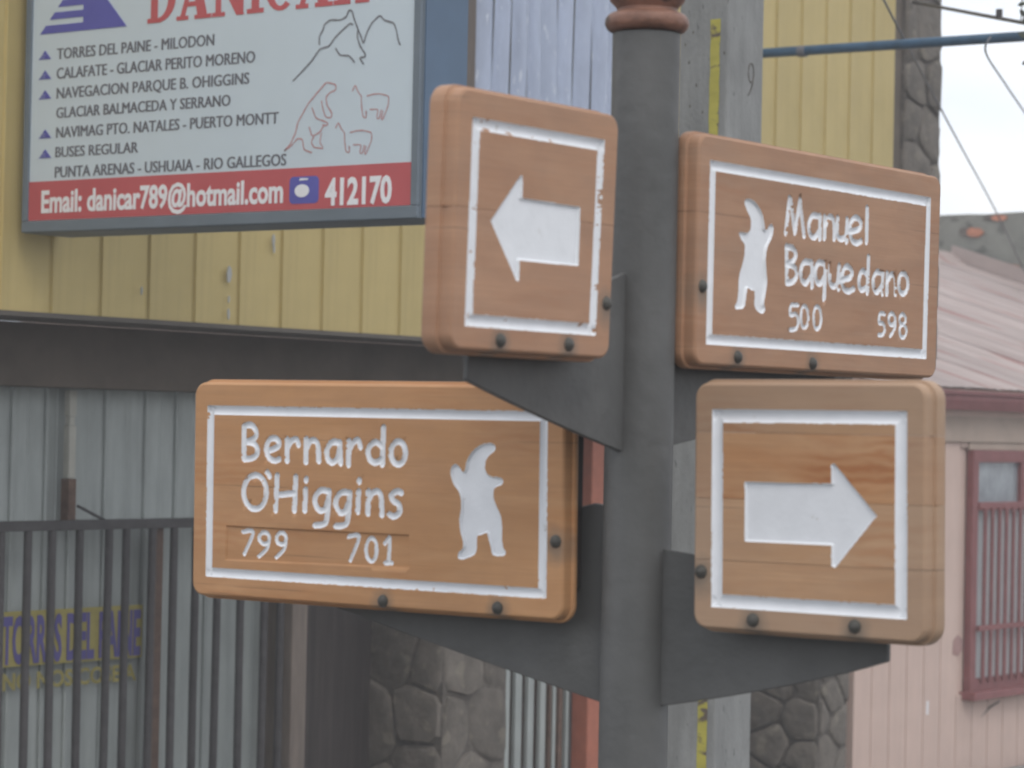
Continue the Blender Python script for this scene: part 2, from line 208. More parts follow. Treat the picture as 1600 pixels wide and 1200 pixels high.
SIGNS = {'UL': {'frame': [(-541.5, 435.5), (-219.2, 434.7), (-232.4, 144.4), (-549.9, 145.0)], 'figure': [(-495.2, 294.6), (-427.7, 363.0), (-422.3, 363.0), (-422.8, 331.9), (-278.4, 330.3), (-280.3, 244.7), (-426.0, 244.1), (-426.5, 215.0), (-431.9, 214.7)], 'bolts': [(-467.7, 127.8), (-300.6, 128.6), (-205.7, 193.1)], 'seams': [309.8]}, 'MB': {'frame': [(74.1, 431.6), (806.5, 431.4), (800.4, 144.3), (72.0, 143.2)], 'letters': [('M', [[(317.6, 391.3), (307.7, 333.5)], [(320.4, 390.7), (337.1, 336.6)], [(337.1, 336.6), (351.6, 391.2)], [(351.6, 391.2), (366.4, 333.6)]]), ('a', [[(415.5, 368.9), (393.0, 368.1), (381.3, 351.6), (387.5, 336.5), (402.7, 333.3), (416.3, 345.6)], [(418.2, 370.0), (418.5, 331.5)]]), ('n', [[(433.5, 369.7), (433.7, 334.0)], [(435.8, 355.0), (446.6, 369.3), (461.0, 368.9), (465.5, 354.8), (466.2, 334.8)]]), ('u', [[(476.4, 371.5), (476.2, 344.1), (488.1, 336.3), (505.2, 342.6), (508.9, 369.5)], [(508.8, 371.0), (508.5, 332.7)]]), ('e', [[(522.4, 350.8), (552.8, 358.2), (554.7, 370.6), (539.1, 376.1), (523.0, 367.7), (519.5, 350.0), (527.6, 336.6), (543.7, 332.8), (559.4, 337.6)]]), ('l', [[(576.9, 395.7), (576.7, 337.0)]]), ('B', [[(310.7, 311.6), (314.4, 253.9)], [(310.7, 311.6), (331.5, 310.1), (341.1, 300.9), (333.3, 289.2), (315.0, 283.3)], [(315.0, 283.3), (338.1, 279.7), (345.6, 267.5), (334.6, 255.6), (314.5, 252.5)]]), ('a', [[(392.0, 290.0), (370.8, 290.1), (358.0, 276.6), (361.9, 261.3), (376.5, 255.1), (391.1, 267.2)], [(394.2, 290.7), (395.6, 250.5)]]), ('q', [[(437.0, 290.7), (415.5, 291.4), (404.8, 276.6), (409.8, 261.2), (423.5, 257.1), (436.1, 269.8)], [(439.2, 292.9), (435.7, 232.1)]]), ('u', [[(453.5, 290.9), (453.3, 265.1), (465.1, 254.8), (479.3, 260.8), (484.0, 288.4)], [(485.1, 290.5), (484.2, 251.8)]]), ('e', [[(496.4, 266.9), (525.2, 274.3), (526.6, 286.0), (510.0, 291.4), (497.1, 280.5), (494.7, 264.5), (502.7, 252.8), (519.2, 249.3), (535.4, 254.6)]]), ('d', [[(584.8, 312.1), (582.9, 250.4)], [(581.8, 280.5), (566.1, 286.9), (554.6, 276.6), (553.9, 262.0), (564.3, 253.8), (581.9, 260.0)]]), ('a', [[(633.9, 286.5), (615.1, 287.4), (602.4, 273.5), (605.9, 258.9), (618.2, 253.1), (632.9, 265.7)], [(636.9, 287.2), (636.5, 251.1)]]), ('n', [[(651.5, 288.1), (651.7, 251.9)], [(653.9, 272.8), (665.7, 285.9), (678.0, 285.2), (682.2, 272.0), (682.3, 253.5)]]), ('o', [[(710.1, 290.9), (714.8, 290.4), (719.3, 288.6), (723.0, 285.4), (725.8, 281.3), (727.3, 276.4), (727.5, 271.3), (726.3, 266.3), (723.9, 261.9), (720.4, 258.4), (716.1, 256.0), (711.4, 255.0), (706.6, 255.5), (702.2, 257.4), (698.5, 260.5), (695.8, 264.7), (694.2, 269.5), (694.1, 274.6), (695.2, 279.6), (697.6, 284.0), (701.1, 287.5), (705.4, 289.9), (710.1, 290.9)]])], 'digits': [('5', [[(351.3, 217.7), (329.4, 216.0), (327.2, 201.3), (346.4, 202.2), (352.8, 190.4), (347.2, 178.9), (328.1, 176.2)]]), ('0', [[(372.3, 217.0), (375.8, 216.4), (379.0, 214.4), (381.8, 211.2), (383.8, 207.0), (385.0, 202.1), (385.2, 196.9), (384.4, 191.9), (382.6, 187.5), (380.1, 184.0), (377.1, 181.8), (373.7, 180.9), (370.2, 181.5), (367.0, 183.5), (364.2, 186.7), (362.2, 191.0), (361.0, 195.8), (360.9, 201.0), (361.7, 205.9), (363.4, 210.3), (365.9, 213.8), (368.9, 216.1), (372.3, 217.0)]]), ('0', [[(414.2, 218.5), (417.7, 217.9), (421.0, 215.8), (423.8, 212.4), (425.9, 208.0), (427.1, 202.9), (427.2, 197.6), (426.4, 192.4), (424.7, 187.8), (422.2, 184.2), (419.0, 181.9), (415.6, 180.9), (412.1, 181.6), (408.8, 183.6), (406.0, 187.0), (403.9, 191.4), (402.8, 196.5), (402.6, 201.8), (403.4, 207.0), (405.1, 211.5), (407.6, 215.2), (410.7, 217.5), (414.2, 218.5)]]), ('5', [[(645.7, 216.7), (628.7, 215.9), (626.2, 201.0), (641.4, 199.6), (646.6, 190.0), (640.9, 180.9), (625.8, 179.7)]]), ('9', [[(671.3, 219.0), (674.6, 218.8), (677.6, 217.7), (680.2, 215.9), (682.1, 213.6), (683.2, 210.9), (683.3, 208.0), (682.4, 205.2), (680.7, 202.7), (678.3, 200.7), (675.3, 199.4), (672.0, 198.8), (668.7, 199.1), (665.7, 200.2), (663.1, 201.9), (661.2, 204.3), (660.2, 207.0), (660.1, 209.9), (660.9, 212.6), (662.6, 215.1), (665.0, 217.1), (668.0, 218.5), (671.3, 219.0)], [(684.0, 208.0), (681.5, 191.5), (666.6, 179.6)]]), ('8', [[(710.3, 219.0), (713.4, 218.8), (716.4, 217.9), (718.8, 216.3), (720.6, 214.3), (721.6, 211.9), (721.7, 209.3), (720.9, 206.8), (719.3, 204.6), (716.9, 202.8), (714.1, 201.6), (710.9, 201.1), (707.8, 201.3), (704.8, 202.3), (702.4, 203.8), (700.6, 205.9), (699.6, 208.3), (699.5, 210.9), (700.3, 213.3), (701.9, 215.6), (704.3, 217.3), (707.1, 218.5), (710.3, 219.0)], [(712.2, 201.2), (715.7, 200.9), (719.0, 199.7), (721.7, 197.6), (723.7, 195.0), (724.9, 191.9), (725.0, 188.7), (724.1, 185.5), (722.3, 182.7), (719.7, 180.5), (716.5, 179.0), (713.0, 178.4), (709.5, 178.8), (706.2, 180.0), (703.5, 182.0), (701.5, 184.6), (700.4, 187.7), (700.2, 190.9), (701.1, 194.1), (702.9, 196.8), (705.5, 199.1), (708.7, 200.6), (712.2, 201.2)]])], 'figure': [(177.4, 372.4), (179.8, 378.1), (190.1, 380.3), (205.9, 378.0), (221.9, 370.4), (233.9, 358.9), (238.6, 346.9), (241.7, 333.3), (248.6, 333.8), (254.7, 342.5), (264.2, 345.4), (268.7, 339.3), (265.9, 326.7), (255.7, 313.5), (248.1, 303.3), (245.0, 286.5), (248.4, 267.4), (251.6, 251.0), (248.0, 234.2), (241.8, 214.5), (247.4, 206.5), (243.9, 199.4), (233.4, 198.9), (220.0, 203.8), (213.4, 211.7), (215.6, 224.2), (213.6, 235.1), (205.8, 234.1), (191.5, 239.9), (187.9, 225.5), (183.4, 204.8), (170.6, 203.4), (156.2, 202.1), (155.0, 207.5), (162.4, 214.7), (165.4, 232.5), (166.1, 257.1), (175.8, 274.0), (181.9, 290.8), (182.4, 307.2), (169.2, 314.5), (162.1, 324.4), (173.9, 325.2), (189.6, 324.1), (199.7, 333.0), (199.1, 348.1), (188.3, 359.6)], 'bolts': [(57.7, 233.1), (165.6, 125.7), (401.3, 123.0)], 'seams': []}, 'LR': {'frame': [(183.4, 38.9), (512.7, 39.9), (517.7, -256.0), (187.8, -255.7)], 'figure': [(243.1, -68.6), (391.1, -67.3), (390.5, -39.4), (395.0, -37.8), (466.1, -110.4), (399.0, -188.2), (393.6, -185.3), (393.0, -155.5), (245.0, -155.7)], 'bolts': [(168.4, -204.4), (261.2, -272.0), (433.5, -271.4)], 'seams': [5.4, -93.8, -185.8]}, 'BO': {'frame': [(-847.3, 33.6), (-122.3, 31.9), (-118.6, -259.8), (-843.7, -259.3)], 'letters': [('B', [[(-762.1, 0.0), (-761.1, -55.9)], [(-762.1, 0.0), (-747.8, 2.2), (-737.2, -4.8), (-734.6, -15.3), (-742.3, -22.5), (-759.7, -26.8)], [(-759.7, -26.8), (-740.6, -28.9), (-730.8, -38.8), (-733.6, -49.4), (-746.1, -55.1), (-761.0, -56.6)]]), ('e', [[(-708.6, -41.9), (-684.7, -33.9), (-684.1, -23.8), (-695.2, -19.3), (-706.9, -24.9), (-710.3, -39.5), (-705.2, -52.3), (-692.5, -57.5), (-681.6, -54.9)]]), ('r', [[(-663.9, -21.1), (-662.9, -57.2)], [(-662.6, -35.1), (-655.2, -24.0), (-643.8, -20.7), (-638.9, -30.0)]]), ('n', [[(-621.6, -19.6), (-621.2, -58.2)], [(-620.3, -35.4), (-612.9, -23.2), (-602.3, -22.3), (-595.2, -32.6), (-592.7, -56.1)]]), ('a', [[(-549.1, -24.3), (-565.1, -23.9), (-575.3, -36.8), (-574.0, -50.6), (-564.7, -57.8), (-553.4, -51.3), (-547.3, -33.9)], [(-548.2, -23.6), (-545.1, -58.7)]]), ('r', [[(-528.1, -21.0), (-527.9, -60.4)], [(-526.8, -35.4), (-519.0, -23.5), (-508.7, -19.5), (-503.3, -30.8)]]), ('d', [[(-454.5, 2.4), (-455.8, -58.7)], [(-456.5, -31.0), (-470.0, -22.2), (-482.6, -28.1), (-486.7, -40.7), (-481.1, -52.0), (-469.1, -55.6), (-456.1, -48.0)]]), ('o', [[(-423.1, -20.2), (-418.9, -20.8), (-414.9, -22.9), (-411.5, -26.3), (-409.1, -30.7), (-407.7, -35.7), (-407.6, -41.0), (-408.7, -46.1), (-410.9, -50.6), (-414.0, -54.1), (-417.9, -56.4), (-422.1, -57.2), (-426.4, -56.6), (-430.4, -54.5), (-433.8, -51.1), (-436.2, -46.7), (-437.6, -41.6), (-437.7, -36.4), (-436.7, -31.3), (-434.4, -26.8), (-431.3, -23.3), (-427.4, -21.0), (-423.1, -20.2)]]), ('O', [[(-734.9, -83.1), (-727.5, -84.1), (-720.7, -87.3), (-715.0, -92.5), (-710.8, -99.2), (-708.6, -107.0), (-708.3, -115.1), (-710.2, -123.0), (-713.9, -130.0), (-719.3, -135.5), (-725.9, -139.1), (-733.2, -140.5), (-740.5, -139.6), (-747.3, -136.4), (-753.1, -131.2), (-757.3, -124.5), (-759.6, -116.7), (-759.9, -108.5), (-758.0, -100.6), (-754.2, -93.6), (-748.8, -88.1), (-742.1, -84.5), (-734.9, -83.1)]]), ("'", [[(-707.6, -77.5), (-702.0, -84.4)]]), ('H', [[(-684.6, -82.3), (-686.9, -141.5)], [(-642.9, -83.6), (-644.4, -140.1)], [(-686.1, -115.6), (-644.3, -110.8)]]), ('i', [[(-620.8, -103.8), (-621.3, -139.1)], [(-619.7, -86.4), (-620.3, -89.2)]]), ('g', [[(-570.9, -106.3), (-584.7, -104.0), (-596.1, -111.2), (-599.3, -125.2), (-590.4, -137.6), (-578.3, -135.6), (-571.4, -122.0)], [(-568.8, -105.3), (-572.1, -149.7), (-579.4, -160.3), (-598.2, -163.3)]]), ('g', [[(-524.8, -107.3), (-539.2, -106.1), (-550.5, -113.3), (-553.7, -127.2), (-544.9, -140.0), (-533.0, -137.3), (-526.7, -124.0)], [(-523.6, -106.8), (-526.9, -150.4), (-536.2, -161.0), (-552.7, -162.3)]]), ('i', [[(-504.9, -103.9), (-506.0, -137.5)], [(-503.9, -85.6), (-504.4, -88.4)]]), ('n', [[(-484.1, -102.9), (-484.0, -139.8)], [(-482.8, -116.9), (-475.1, -105.3), (-463.4, -103.2), (-456.3, -113.9), (-454.4, -141.0)]]), ('s', [[(-414.5, -103.5), (-423.8, -101.6), (-434.8, -107.5), (-431.6, -116.5), (-418.9, -123.3), (-417.1, -135.2), (-428.6, -142.4), (-438.9, -139.4)]])], 'digits': [('7', [[(-763.1, -180.4), (-739.3, -180.5), (-758.2, -217.5)]]), ('9', [[(-714.0, -179.3), (-710.8, -179.6), (-707.9, -180.6), (-705.4, -182.3), (-703.6, -184.6), (-702.6, -187.3), (-702.5, -190.1), (-703.3, -192.8), (-705.0, -195.2), (-707.4, -197.2), (-710.3, -198.4), (-713.5, -199.0), (-716.7, -198.7), (-719.6, -197.6), (-722.1, -195.9), (-723.9, -193.6), (-724.9, -191.0), (-725.0, -188.2), (-724.2, -185.4), (-722.5, -183.0), (-720.1, -181.1), (-717.2, -179.8), (-714.0, -179.3)], [(-702.4, -189.4), (-707.0, -206.0), (-724.5, -220.3)]]), ('9', [[(-675.5, -178.5), (-672.5, -178.8), (-669.8, -179.8), (-667.5, -181.6), (-665.8, -183.9), (-664.8, -186.5), (-664.8, -189.3), (-665.5, -192.0), (-667.1, -194.4), (-669.3, -196.3), (-672.0, -197.6), (-675.0, -198.1), (-678.0, -197.8), (-680.7, -196.8), (-683.1, -195.0), (-684.8, -192.8), (-685.7, -190.1), (-685.8, -187.3), (-685.0, -184.6), (-683.4, -182.2), (-681.2, -180.3), (-678.5, -179.0), (-675.5, -178.5)], [(-664.7, -189.1), (-668.5, -205.5), (-685.6, -220.3)]]), ('7', [[(-528.2, -179.7), (-504.3, -178.1), (-522.6, -218.4)]]), ('0', [[(-478.1, -179.6), (-474.9, -180.3), (-472.0, -182.4), (-469.5, -185.8), (-467.6, -190.3), (-466.6, -195.5), (-466.4, -200.9), (-467.2, -206.2), (-468.8, -210.8), (-471.1, -214.5), (-473.9, -216.9), (-477.1, -217.8), (-480.3, -217.1), (-483.2, -215.0), (-485.7, -211.6), (-487.6, -207.1), (-488.7, -201.9), (-488.8, -196.4), (-488.0, -191.2), (-486.4, -186.5), (-484.1, -182.9), (-481.3, -180.5), (-478.1, -179.6)]]), ('1', [[(-449.3, -187.3), (-439.3, -178.3), (-440.5, -218.2)], [(-447.6, -218.9), (-433.5, -218.8)]])], 'recess': [(-799.2, -171.4), (-396.4, -171.7), (-394.9, -225.6), (-799.4, -230.0)], 'figure': [(-224.3, -22.8), (-232.9, -19.4), (-251.6, -21.9), (-268.6, -31.8), (-279.6, -45.7), (-283.9, -66.2), (-289.4, -66.9), (-295.5, -57.8), (-305.0, -53.9), (-311.8, -59.3), (-312.6, -71.1), (-306.2, -87.3), (-294.5, -97.9), (-289.6, -110.1), (-290.2, -129.2), (-292.6, -144.3), (-290.4, -162.0), (-283.7, -178.1), (-283.5, -187.7), (-294.3, -197.1), (-294.4, -205.3), (-286.4, -206.3), (-272.7, -202.2), (-260.8, -197.6), (-257.6, -187.9), (-258.2, -166.8), (-246.2, -164.4), (-236.1, -159.9), (-232.3, -173.3), (-227.6, -186.7), (-224.9, -197.4), (-201.2, -196.9), (-199.0, -190.9), (-204.9, -184.4), (-208.0, -169.7), (-208.2, -148.1), (-211.3, -132.0), (-220.1, -118.8), (-226.6, -105.4), (-226.9, -93.3), (-220.9, -87.7), (-208.1, -83.8), (-207.6, -76.5), (-212.8, -73.9), (-228.1, -73.5), (-240.1, -69.2), (-244.8, -59.8), (-244.1, -47.6), (-235.8, -37.9), (-224.1, -30.9)], 'bolts': [(-101.8, -170.1), (-448.0, -281.3), (-213.0, -279.9)], 'seams': [-101.4]}}
BOARD_LINES = [('TORRES DEL PAINE - MILODON', (-6.2557, -5.343, 4.1627, 4.2114)), ('CALAFATE - GLACIAR PERITO MORENO', (-6.2552, -5.1161, 4.0776, 4.1268)), ('NAVEGACION PARQUE B. OHIGGINS', (-6.2524, -5.1459, 3.9924, 4.0408)), ('GLACIAR BALMACEDA Y SERRANO', (-6.2517, -5.2458, 3.9084, 3.9558)), ('NAVIMAG PTO. NATALES - PUERTO MONTT', (-6.25, -4.9827, 3.8229, 3.8711)), ('BUSES REGULAR', (-6.2517, -5.7623, 3.7392, 3.7856)), ('PUNTA ARENAS - USHUAIA - RIO GALLEGOS', (-6.2521, -4.9364, 3.6516, 3.7005))]
EMAIL = (-6.3277, -4.9452, 3.5019, 3.5997)
PHONE = (-4.7238, -4.3835, 3.4857, 3.5907)
ICON = (-4.9108, -4.7576, 3.4939, 3.6027)
BULLETS = [(-6.3662, -6.291, 4.1668, 4.2051), (-6.3634, -6.2881, 4.0808, 4.1191), (-6.3605, -6.2853, 3.9949, 4.0332), (-6.3549, -6.2797, 3.8248, 3.8629), (-6.352, -6.2769, 3.7389, 3.7772)]
LOGO = (-6.361, -5.8421, 4.2767, 4.5481)
NAME = (-5.7219, -4.5226, 4.2784, 4.4732)
MOUNTAIN = [[(-4.9077, 3.989), (-4.8579, 4.0262), (-4.8085, 4.0654), (-4.7695, 4.109), (-4.7197, 4.1172), (-4.6907, 4.1497), (-4.6518, 4.1775), (-4.6109, 4.2028), (-4.5998, 4.1929)], [(-4.772, 4.1245), (-4.7729, 4.1591), (-4.7517, 4.1883), (-4.7502, 4.2051), (-4.7176, 4.2219), (-4.6677, 4.2168), (-4.6333, 4.2273), (-4.6223, 4.2554), (-4.6044, 4.2503), (-4.5988, 4.227), (-4.5779, 4.1837), (-4.5572, 4.1443), (-4.5436, 4.1145), (-4.5282, 4.1574), (-4.5047, 4.1937), (-4.4809, 4.2108), (-4.4617, 4.2223), (-4.4418, 4.2004), (-4.3931, 4.1872), (-4.3799, 4.1622), (-4.367, 4.1124), (-4.357, 4.0968)], [(-4.5728, 4.1757), (-4.5768, 4.1456), (-4.561, 4.1066), (-4.5307, 4.0705), (-4.5324, 4.0615), (-4.5647, 4.0613), (-4.5394, 4.0332)], [(-4.6875, 4.1074), (-4.6638, 4.0768), (-4.6142, 4.0721), (-4.5868, 4.0437)]]
SLOTH = [[(-4.9456, 3.7103), (-4.9156, 3.7321), (-4.8864, 3.7809), (-4.8774, 3.8191), (-4.8238, 3.8933), (-4.7747, 3.9367), (-4.7306, 3.974), (-4.6805, 3.9618), (-4.6798, 3.9389), (-4.7095, 3.933), (-4.732, 3.9151), (-4.725, 3.8803), (-4.6972, 3.8482), (-4.7016, 3.8294), (-4.7317, 3.8347), (-4.7478, 3.8738), (-4.7536, 3.901)], [(-4.8032, 3.8768), (-4.7818, 3.8335), (-4.7161, 3.811), (-4.7208, 3.7997), (-4.7459, 3.8048)], [(-4.9456, 3.7103), (-4.9103, 3.7265), (-4.8756, 3.7573), (-4.8501, 3.7522), (-4.8408, 3.7095), (-4.798, 3.6961)], [(-4.8161, 3.8006), (-4.7999, 3.7614), (-4.7601, 3.7749), (-4.7408, 3.8007)], [(-4.7898, 3.7609), (-4.8043, 3.7386), (-4.7885, 3.7164), (-4.7634, 3.7137)], [(-4.75, 3.7744), (-4.759, 3.7365), (-4.7382, 3.7088), (-4.7634, 3.7137)]]
GUANACO = [[[(-4.5955, 3.9303), (-4.5814, 3.9561), (-4.5658, 3.9248), (-4.5487, 3.9087)], [(-4.5213, 3.9071), (-4.4873, 3.9128), (-4.4582, 3.9134), (-4.4094, 3.9009), (-4.4105, 3.8671), (-4.4223, 3.8414), (-4.4407, 3.8047), (-4.4457, 3.8125), (-4.4389, 3.846)], [(-4.5487, 3.9087), (-4.5467, 3.8707), (-4.5386, 3.8248), (-4.5189, 3.82), (-4.5267, 3.8545), (-4.5194, 3.8389)], [(-4.5052, 3.8533), (-4.4614, 3.8525), (-4.47, 3.8137), (-4.4554, 3.8115), (-4.4467, 3.8502)]], [[(-4.6786, 3.7885), (-4.6644, 3.8124), (-4.6487, 3.7835), (-4.6315, 3.7687)], [(-4.6038, 3.7674), (-4.5695, 3.7727), (-4.5401, 3.7734), (-4.491, 3.7619), (-4.492, 3.7307), (-4.5041, 3.707), (-4.5226, 3.673), (-4.5277, 3.6802), (-4.5208, 3.7112)], [(-4.6315, 3.7687), (-4.6295, 3.7336), (-4.6214, 3.6912), (-4.6015, 3.6869), (-4.6093, 3.7187), (-4.602, 3.7044)], [(-4.5876, 3.7177), (-4.5434, 3.7171), (-4.5522, 3.6812), (-4.5375, 3.6792), (-4.5287, 3.715)]]]
VEIL_DENSITY = .005
M = {}
M['white'] = mat('carving_paint', (.80, .81, .83), .5, var=.04, scale=25, spots=(.50, .47, .43), spot_amt=.30, spot_scale=38, bump=.04, bump_scale=120)
M['pole'] = mat('dark_grey_paint', (.108, .107, .103), .55, var=.16, scale=6, spots=(.17, .165, .155), spot_amt=.30, spot_scale=9, streak=.12, bump=.25, bump_scale=35, spec=.35)
M['bolt'] = mat('bolt_steel', (.085, .08, .07), .55, metal=.3, var=.3, scale=60)
M['collar'] = mat('turned_wood', (.20, .10, .068), .5, var=.4, scale=22, stretch=(1, 1, 2), spots=(.05, .035, .03), spot_amt=.42, spot_scale=9, bump=.2)
M['yellow'] = mat('yellow_siding', (.53, .415, .175), .6, var=.07, scale=3, streak=.16, bump=.08, bump_scale=12)
M['zinc'] = mat('galvanised_zinc', (.37, .395, .38), .55, metal=.15, var=.13, scale=9, stretch=(1, 1, .35), streak=.25, bump=.15, bump_scale=25)
M['pale'] = mat('pale_translucent_sheet', (.43, .48, .60), .35, var=.10, scale=14, stretch=(1, 1, .3), spots=(.62, .66, .74), spot_amt=.37, spot_scale=30, bump=.4, bump_scale=40)
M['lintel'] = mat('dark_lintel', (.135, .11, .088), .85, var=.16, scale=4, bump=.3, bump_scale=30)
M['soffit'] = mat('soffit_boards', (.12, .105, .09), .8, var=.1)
M['bar'] = mat('iron_bar', (.055, .05, .05), .6, var=.25, scale=20)
M['rust'] = mat('rusty_post', (.12, .075, .055), .8, var=.3, scale=18, bump=.3)
M['brown'] = mat('brown_door_frame', (.15, .12, .10), .7, var=.2, scale=8, stretch=(4, 4, .5))
M['dark'] = mat('dark_interior', (.05, .04, .037), .8, var=.3, scale=6, stretch=(5, 5, .4))
M['orange'] = mat('orange_post', (.38, .13, .08), .6, var=.12, scale=12)
M['stone'] = mat('field_stone', (.155, .135, .115), .9, var=.28, scale=7, spots=(.21, .185, .15), spot_amt=.42, spot_scale=10, bump=1.0, bump_scale=22)
M['stone_dark'] = mat('dark_field_stone', (.145, .13, .115), .9, var=.26, scale=10, spots=(.22, .15, .12), spot_amt=.38, spot_scale=9, bump=.9, bump_scale=30)
M['mortar'] = mat('mortar', (.115, .10, .086), .95, var=.3, scale=25, bump=.6)
M['concrete'] = mat('pole_concrete', (.27, .27, .26), .85, var=.18, scale=5, stretch=(2, 2, .7), spots=(.12, .12, .12), spot_amt=.33, spot_scale=22, bump=.4, bump_scale=60, streak=.22)
M['tape'] = mat('yellow_marking', (.42, .37, .07), .6, var=.15, scale=8, stretch=(1, 1, 2), spots=(.12, .09, .07), spot_amt=.45, spot_scale=7)
M['blue'] = mat('blue_pipe_paint', (.04, .09, .145), .5, var=.25, scale=12)
M['wire'] = mat('wire', (.14, .14, .15), .6)
M['twig'] = mat('twig', (.06, .05, .04), .8); M['leaf'] = mat('leaf', (.05, .06, .04), .6, var=.3)
M['pink'] = mat('pink_boards', (.60, .45, .385), .75, var=.05, scale=4, streak=.10, bump=.1, bump_scale=12)
M['tan'] = mat('tan_trim', (.42, .33, .27), .75, var=.1, scale=5)
M['red'] = mat('red_trim', (.235, .092, .09), .6, var=.15, scale=10)
M['roof'] = mat('faded_red_roof', (.33, .255, .23), .7, var=.20, scale=2.2, stretch=(4, .35, .35), spots=(.30, .14, .12), spot_amt=.40, spot_scale=2.0, bump=.3, bump_scale=9, c2=(.39, .32, .295))
M['cement'] = mat('cement_render', (.20, .20, .175), .95, var=.18, scale=3, bump=.8, bump_scale=18, spots=(.12, .12, .105), spot_amt=.42, spot_scale=5)
M['brickred'] = mat('exposed_brick', (.42, .18, .11), .9, var=.25, scale=15)
M['curtain'] = mat('net_curtain', (.50, .52, .52), .8, var=.12, scale=12, stretch=(3, 1, .4))
M['sheet'] = mat('sign_face', (.565, .645, .70), .45, var=.025, scale=3)
M['frame'] = mat('sign_box_metal', (.145, .175, .205), .5, var=.10, scale=5)
M['sideblue'] = mat('sign_box_side', (.085, .135, .205), .5, var=.16, scale=2.5)
M['pred'] = mat('print_red', (.50, .10, .11), .5, var=.05); M['pblue'] = mat('print_blue', (.10, .10, .38), .5, var=.08)
M['pgrey'] = mat('print_grey', (.13, .13, .15), .5, var=.05); M['pwhite'] = mat('print_white', (.80, .80, .82), .5, var=.03)
M['pline'] = mat('print_red_line', (.52, .26, .26), .5, var=.05)
M['tblue'] = mat('sign_blue_letters', (.10, .085, .26), .6, var=.1); M['tyel'] = mat('sign_yellow', (.34, .29, .09), .6, var=.15, scale=12)
M['asphalt'] = mat('asphalt', (.055, .055, .055), .9, var=.2, scale=30); M['pave'] = mat('pavement', (.28, .27, .26), .9, var=.15, scale=8)

# ------------------------------------------------------------------ ground
MB().add([(-140, -140, 0), (140, -140, 0), (140, 140, 0), (-140, 140, 0)], [(0, 1, 2, 3)]).build('road', M['asphalt']); bpy.data.objects['road']['kind'] = 'structure'
tag(MB().box(-12, 60, 3.3, 7.0, -.3, .13, .015).build('far_pavement', M['pave']), kind='structure')
tag(MB().box(-.9, 5, -.9, 1.2, -.3, .13, .015).build('corner_pavement', M['pave']), kind='structure')

hz = MB().box(-150, 150, -150, 150, -1, 9.3).build('glare_veil', None); hz['kind'] = 'stuff'  # thin scattering box added to stand in for window-pane glare over the view
hm = bpy.data.materials.new('glare_veil_volume'); hm.use_nodes = True; hm.node_tree.nodes.clear()
_o = N(hm.node_tree, 'ShaderNodeOutputMaterial'); _v = N(hm.node_tree, 'ShaderNodeVolumePrincipled'); _v.inputs['Density'].default_value = VEIL_DENSITY; _v.inputs['Color'].default_value = (.93, .94, .96, 1)
hm.node_tree.links.new(_v.outputs[0], _o.inputs['Volume']); hz.data.materials.append(hm)
# ------------------------------------------------------------------ main building (street front y = 6.5, lower wall y = 7.1)
H = 2.6
bld = root('corrugated_building', (3, 6.5, 0), 0, 'yellow metal-clad building with dark ground floor behind the street signs', 'building')
def bp(m, name, material, smooth=False, parent=None):
    m.v = [(x - 3, y - 6.5, z) for x, y, z in m.v]; return m.build(name, material, parent or bld, smooth)
def panel_mesh(name, w, h, rib=.022, proud=.013, lap=.004):
    """a flat sheet with one narrow upright fold along its left edge"""
    prof = [(0, 0), (0, -lap), (.006, -lap), (rib * .3, -proud), (rib * .75, -proud), (rib, -lap), (rib + .01, -.002), (w / 2, -.001), (w - .001, -.002), (w - .001, 0)]
    m = MB(); n = len(prof)
    m.add([(x, y, 0) for x, y in prof] + [(x, y, h) for x, y in prof], [(i, i + 1, i + 1 + n, i + n) for i in range(n - 1)] + [(i + n, (i + 1) % n + n, (i + 1) % n, i)[::-1] for i in [n - 1]])
    return m.mesh(name, 30)
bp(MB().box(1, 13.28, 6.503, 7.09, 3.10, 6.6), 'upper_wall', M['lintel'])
pm = panel_mesh('siding_panel', .3067, 3.5)
for k in range(38):
    x = 1.0 + .019 + .3067 * k
    if x + .3067 > 12.75: break
    obj('siding_panel', pm, M['yellow'], bld, (x - 3, 0, 3.082))
bp(MB().box(1, 12.74, 6.49, 6.52, 3.06, 3.081), 'drip_edge', M['soffit'])
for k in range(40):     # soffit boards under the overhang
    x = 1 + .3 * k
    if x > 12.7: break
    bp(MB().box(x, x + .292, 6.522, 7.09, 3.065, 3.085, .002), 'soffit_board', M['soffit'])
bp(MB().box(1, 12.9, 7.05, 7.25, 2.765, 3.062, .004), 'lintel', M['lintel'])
bp(MB().box(1, 13.3, 7.70, 7.9, -.1, 3.06), 'back_wall', M['dark'])
bp(MB().box(1, 7.40, 7.27, 7.45, .0, 2.76), 'lower_wall', M['zinc'])
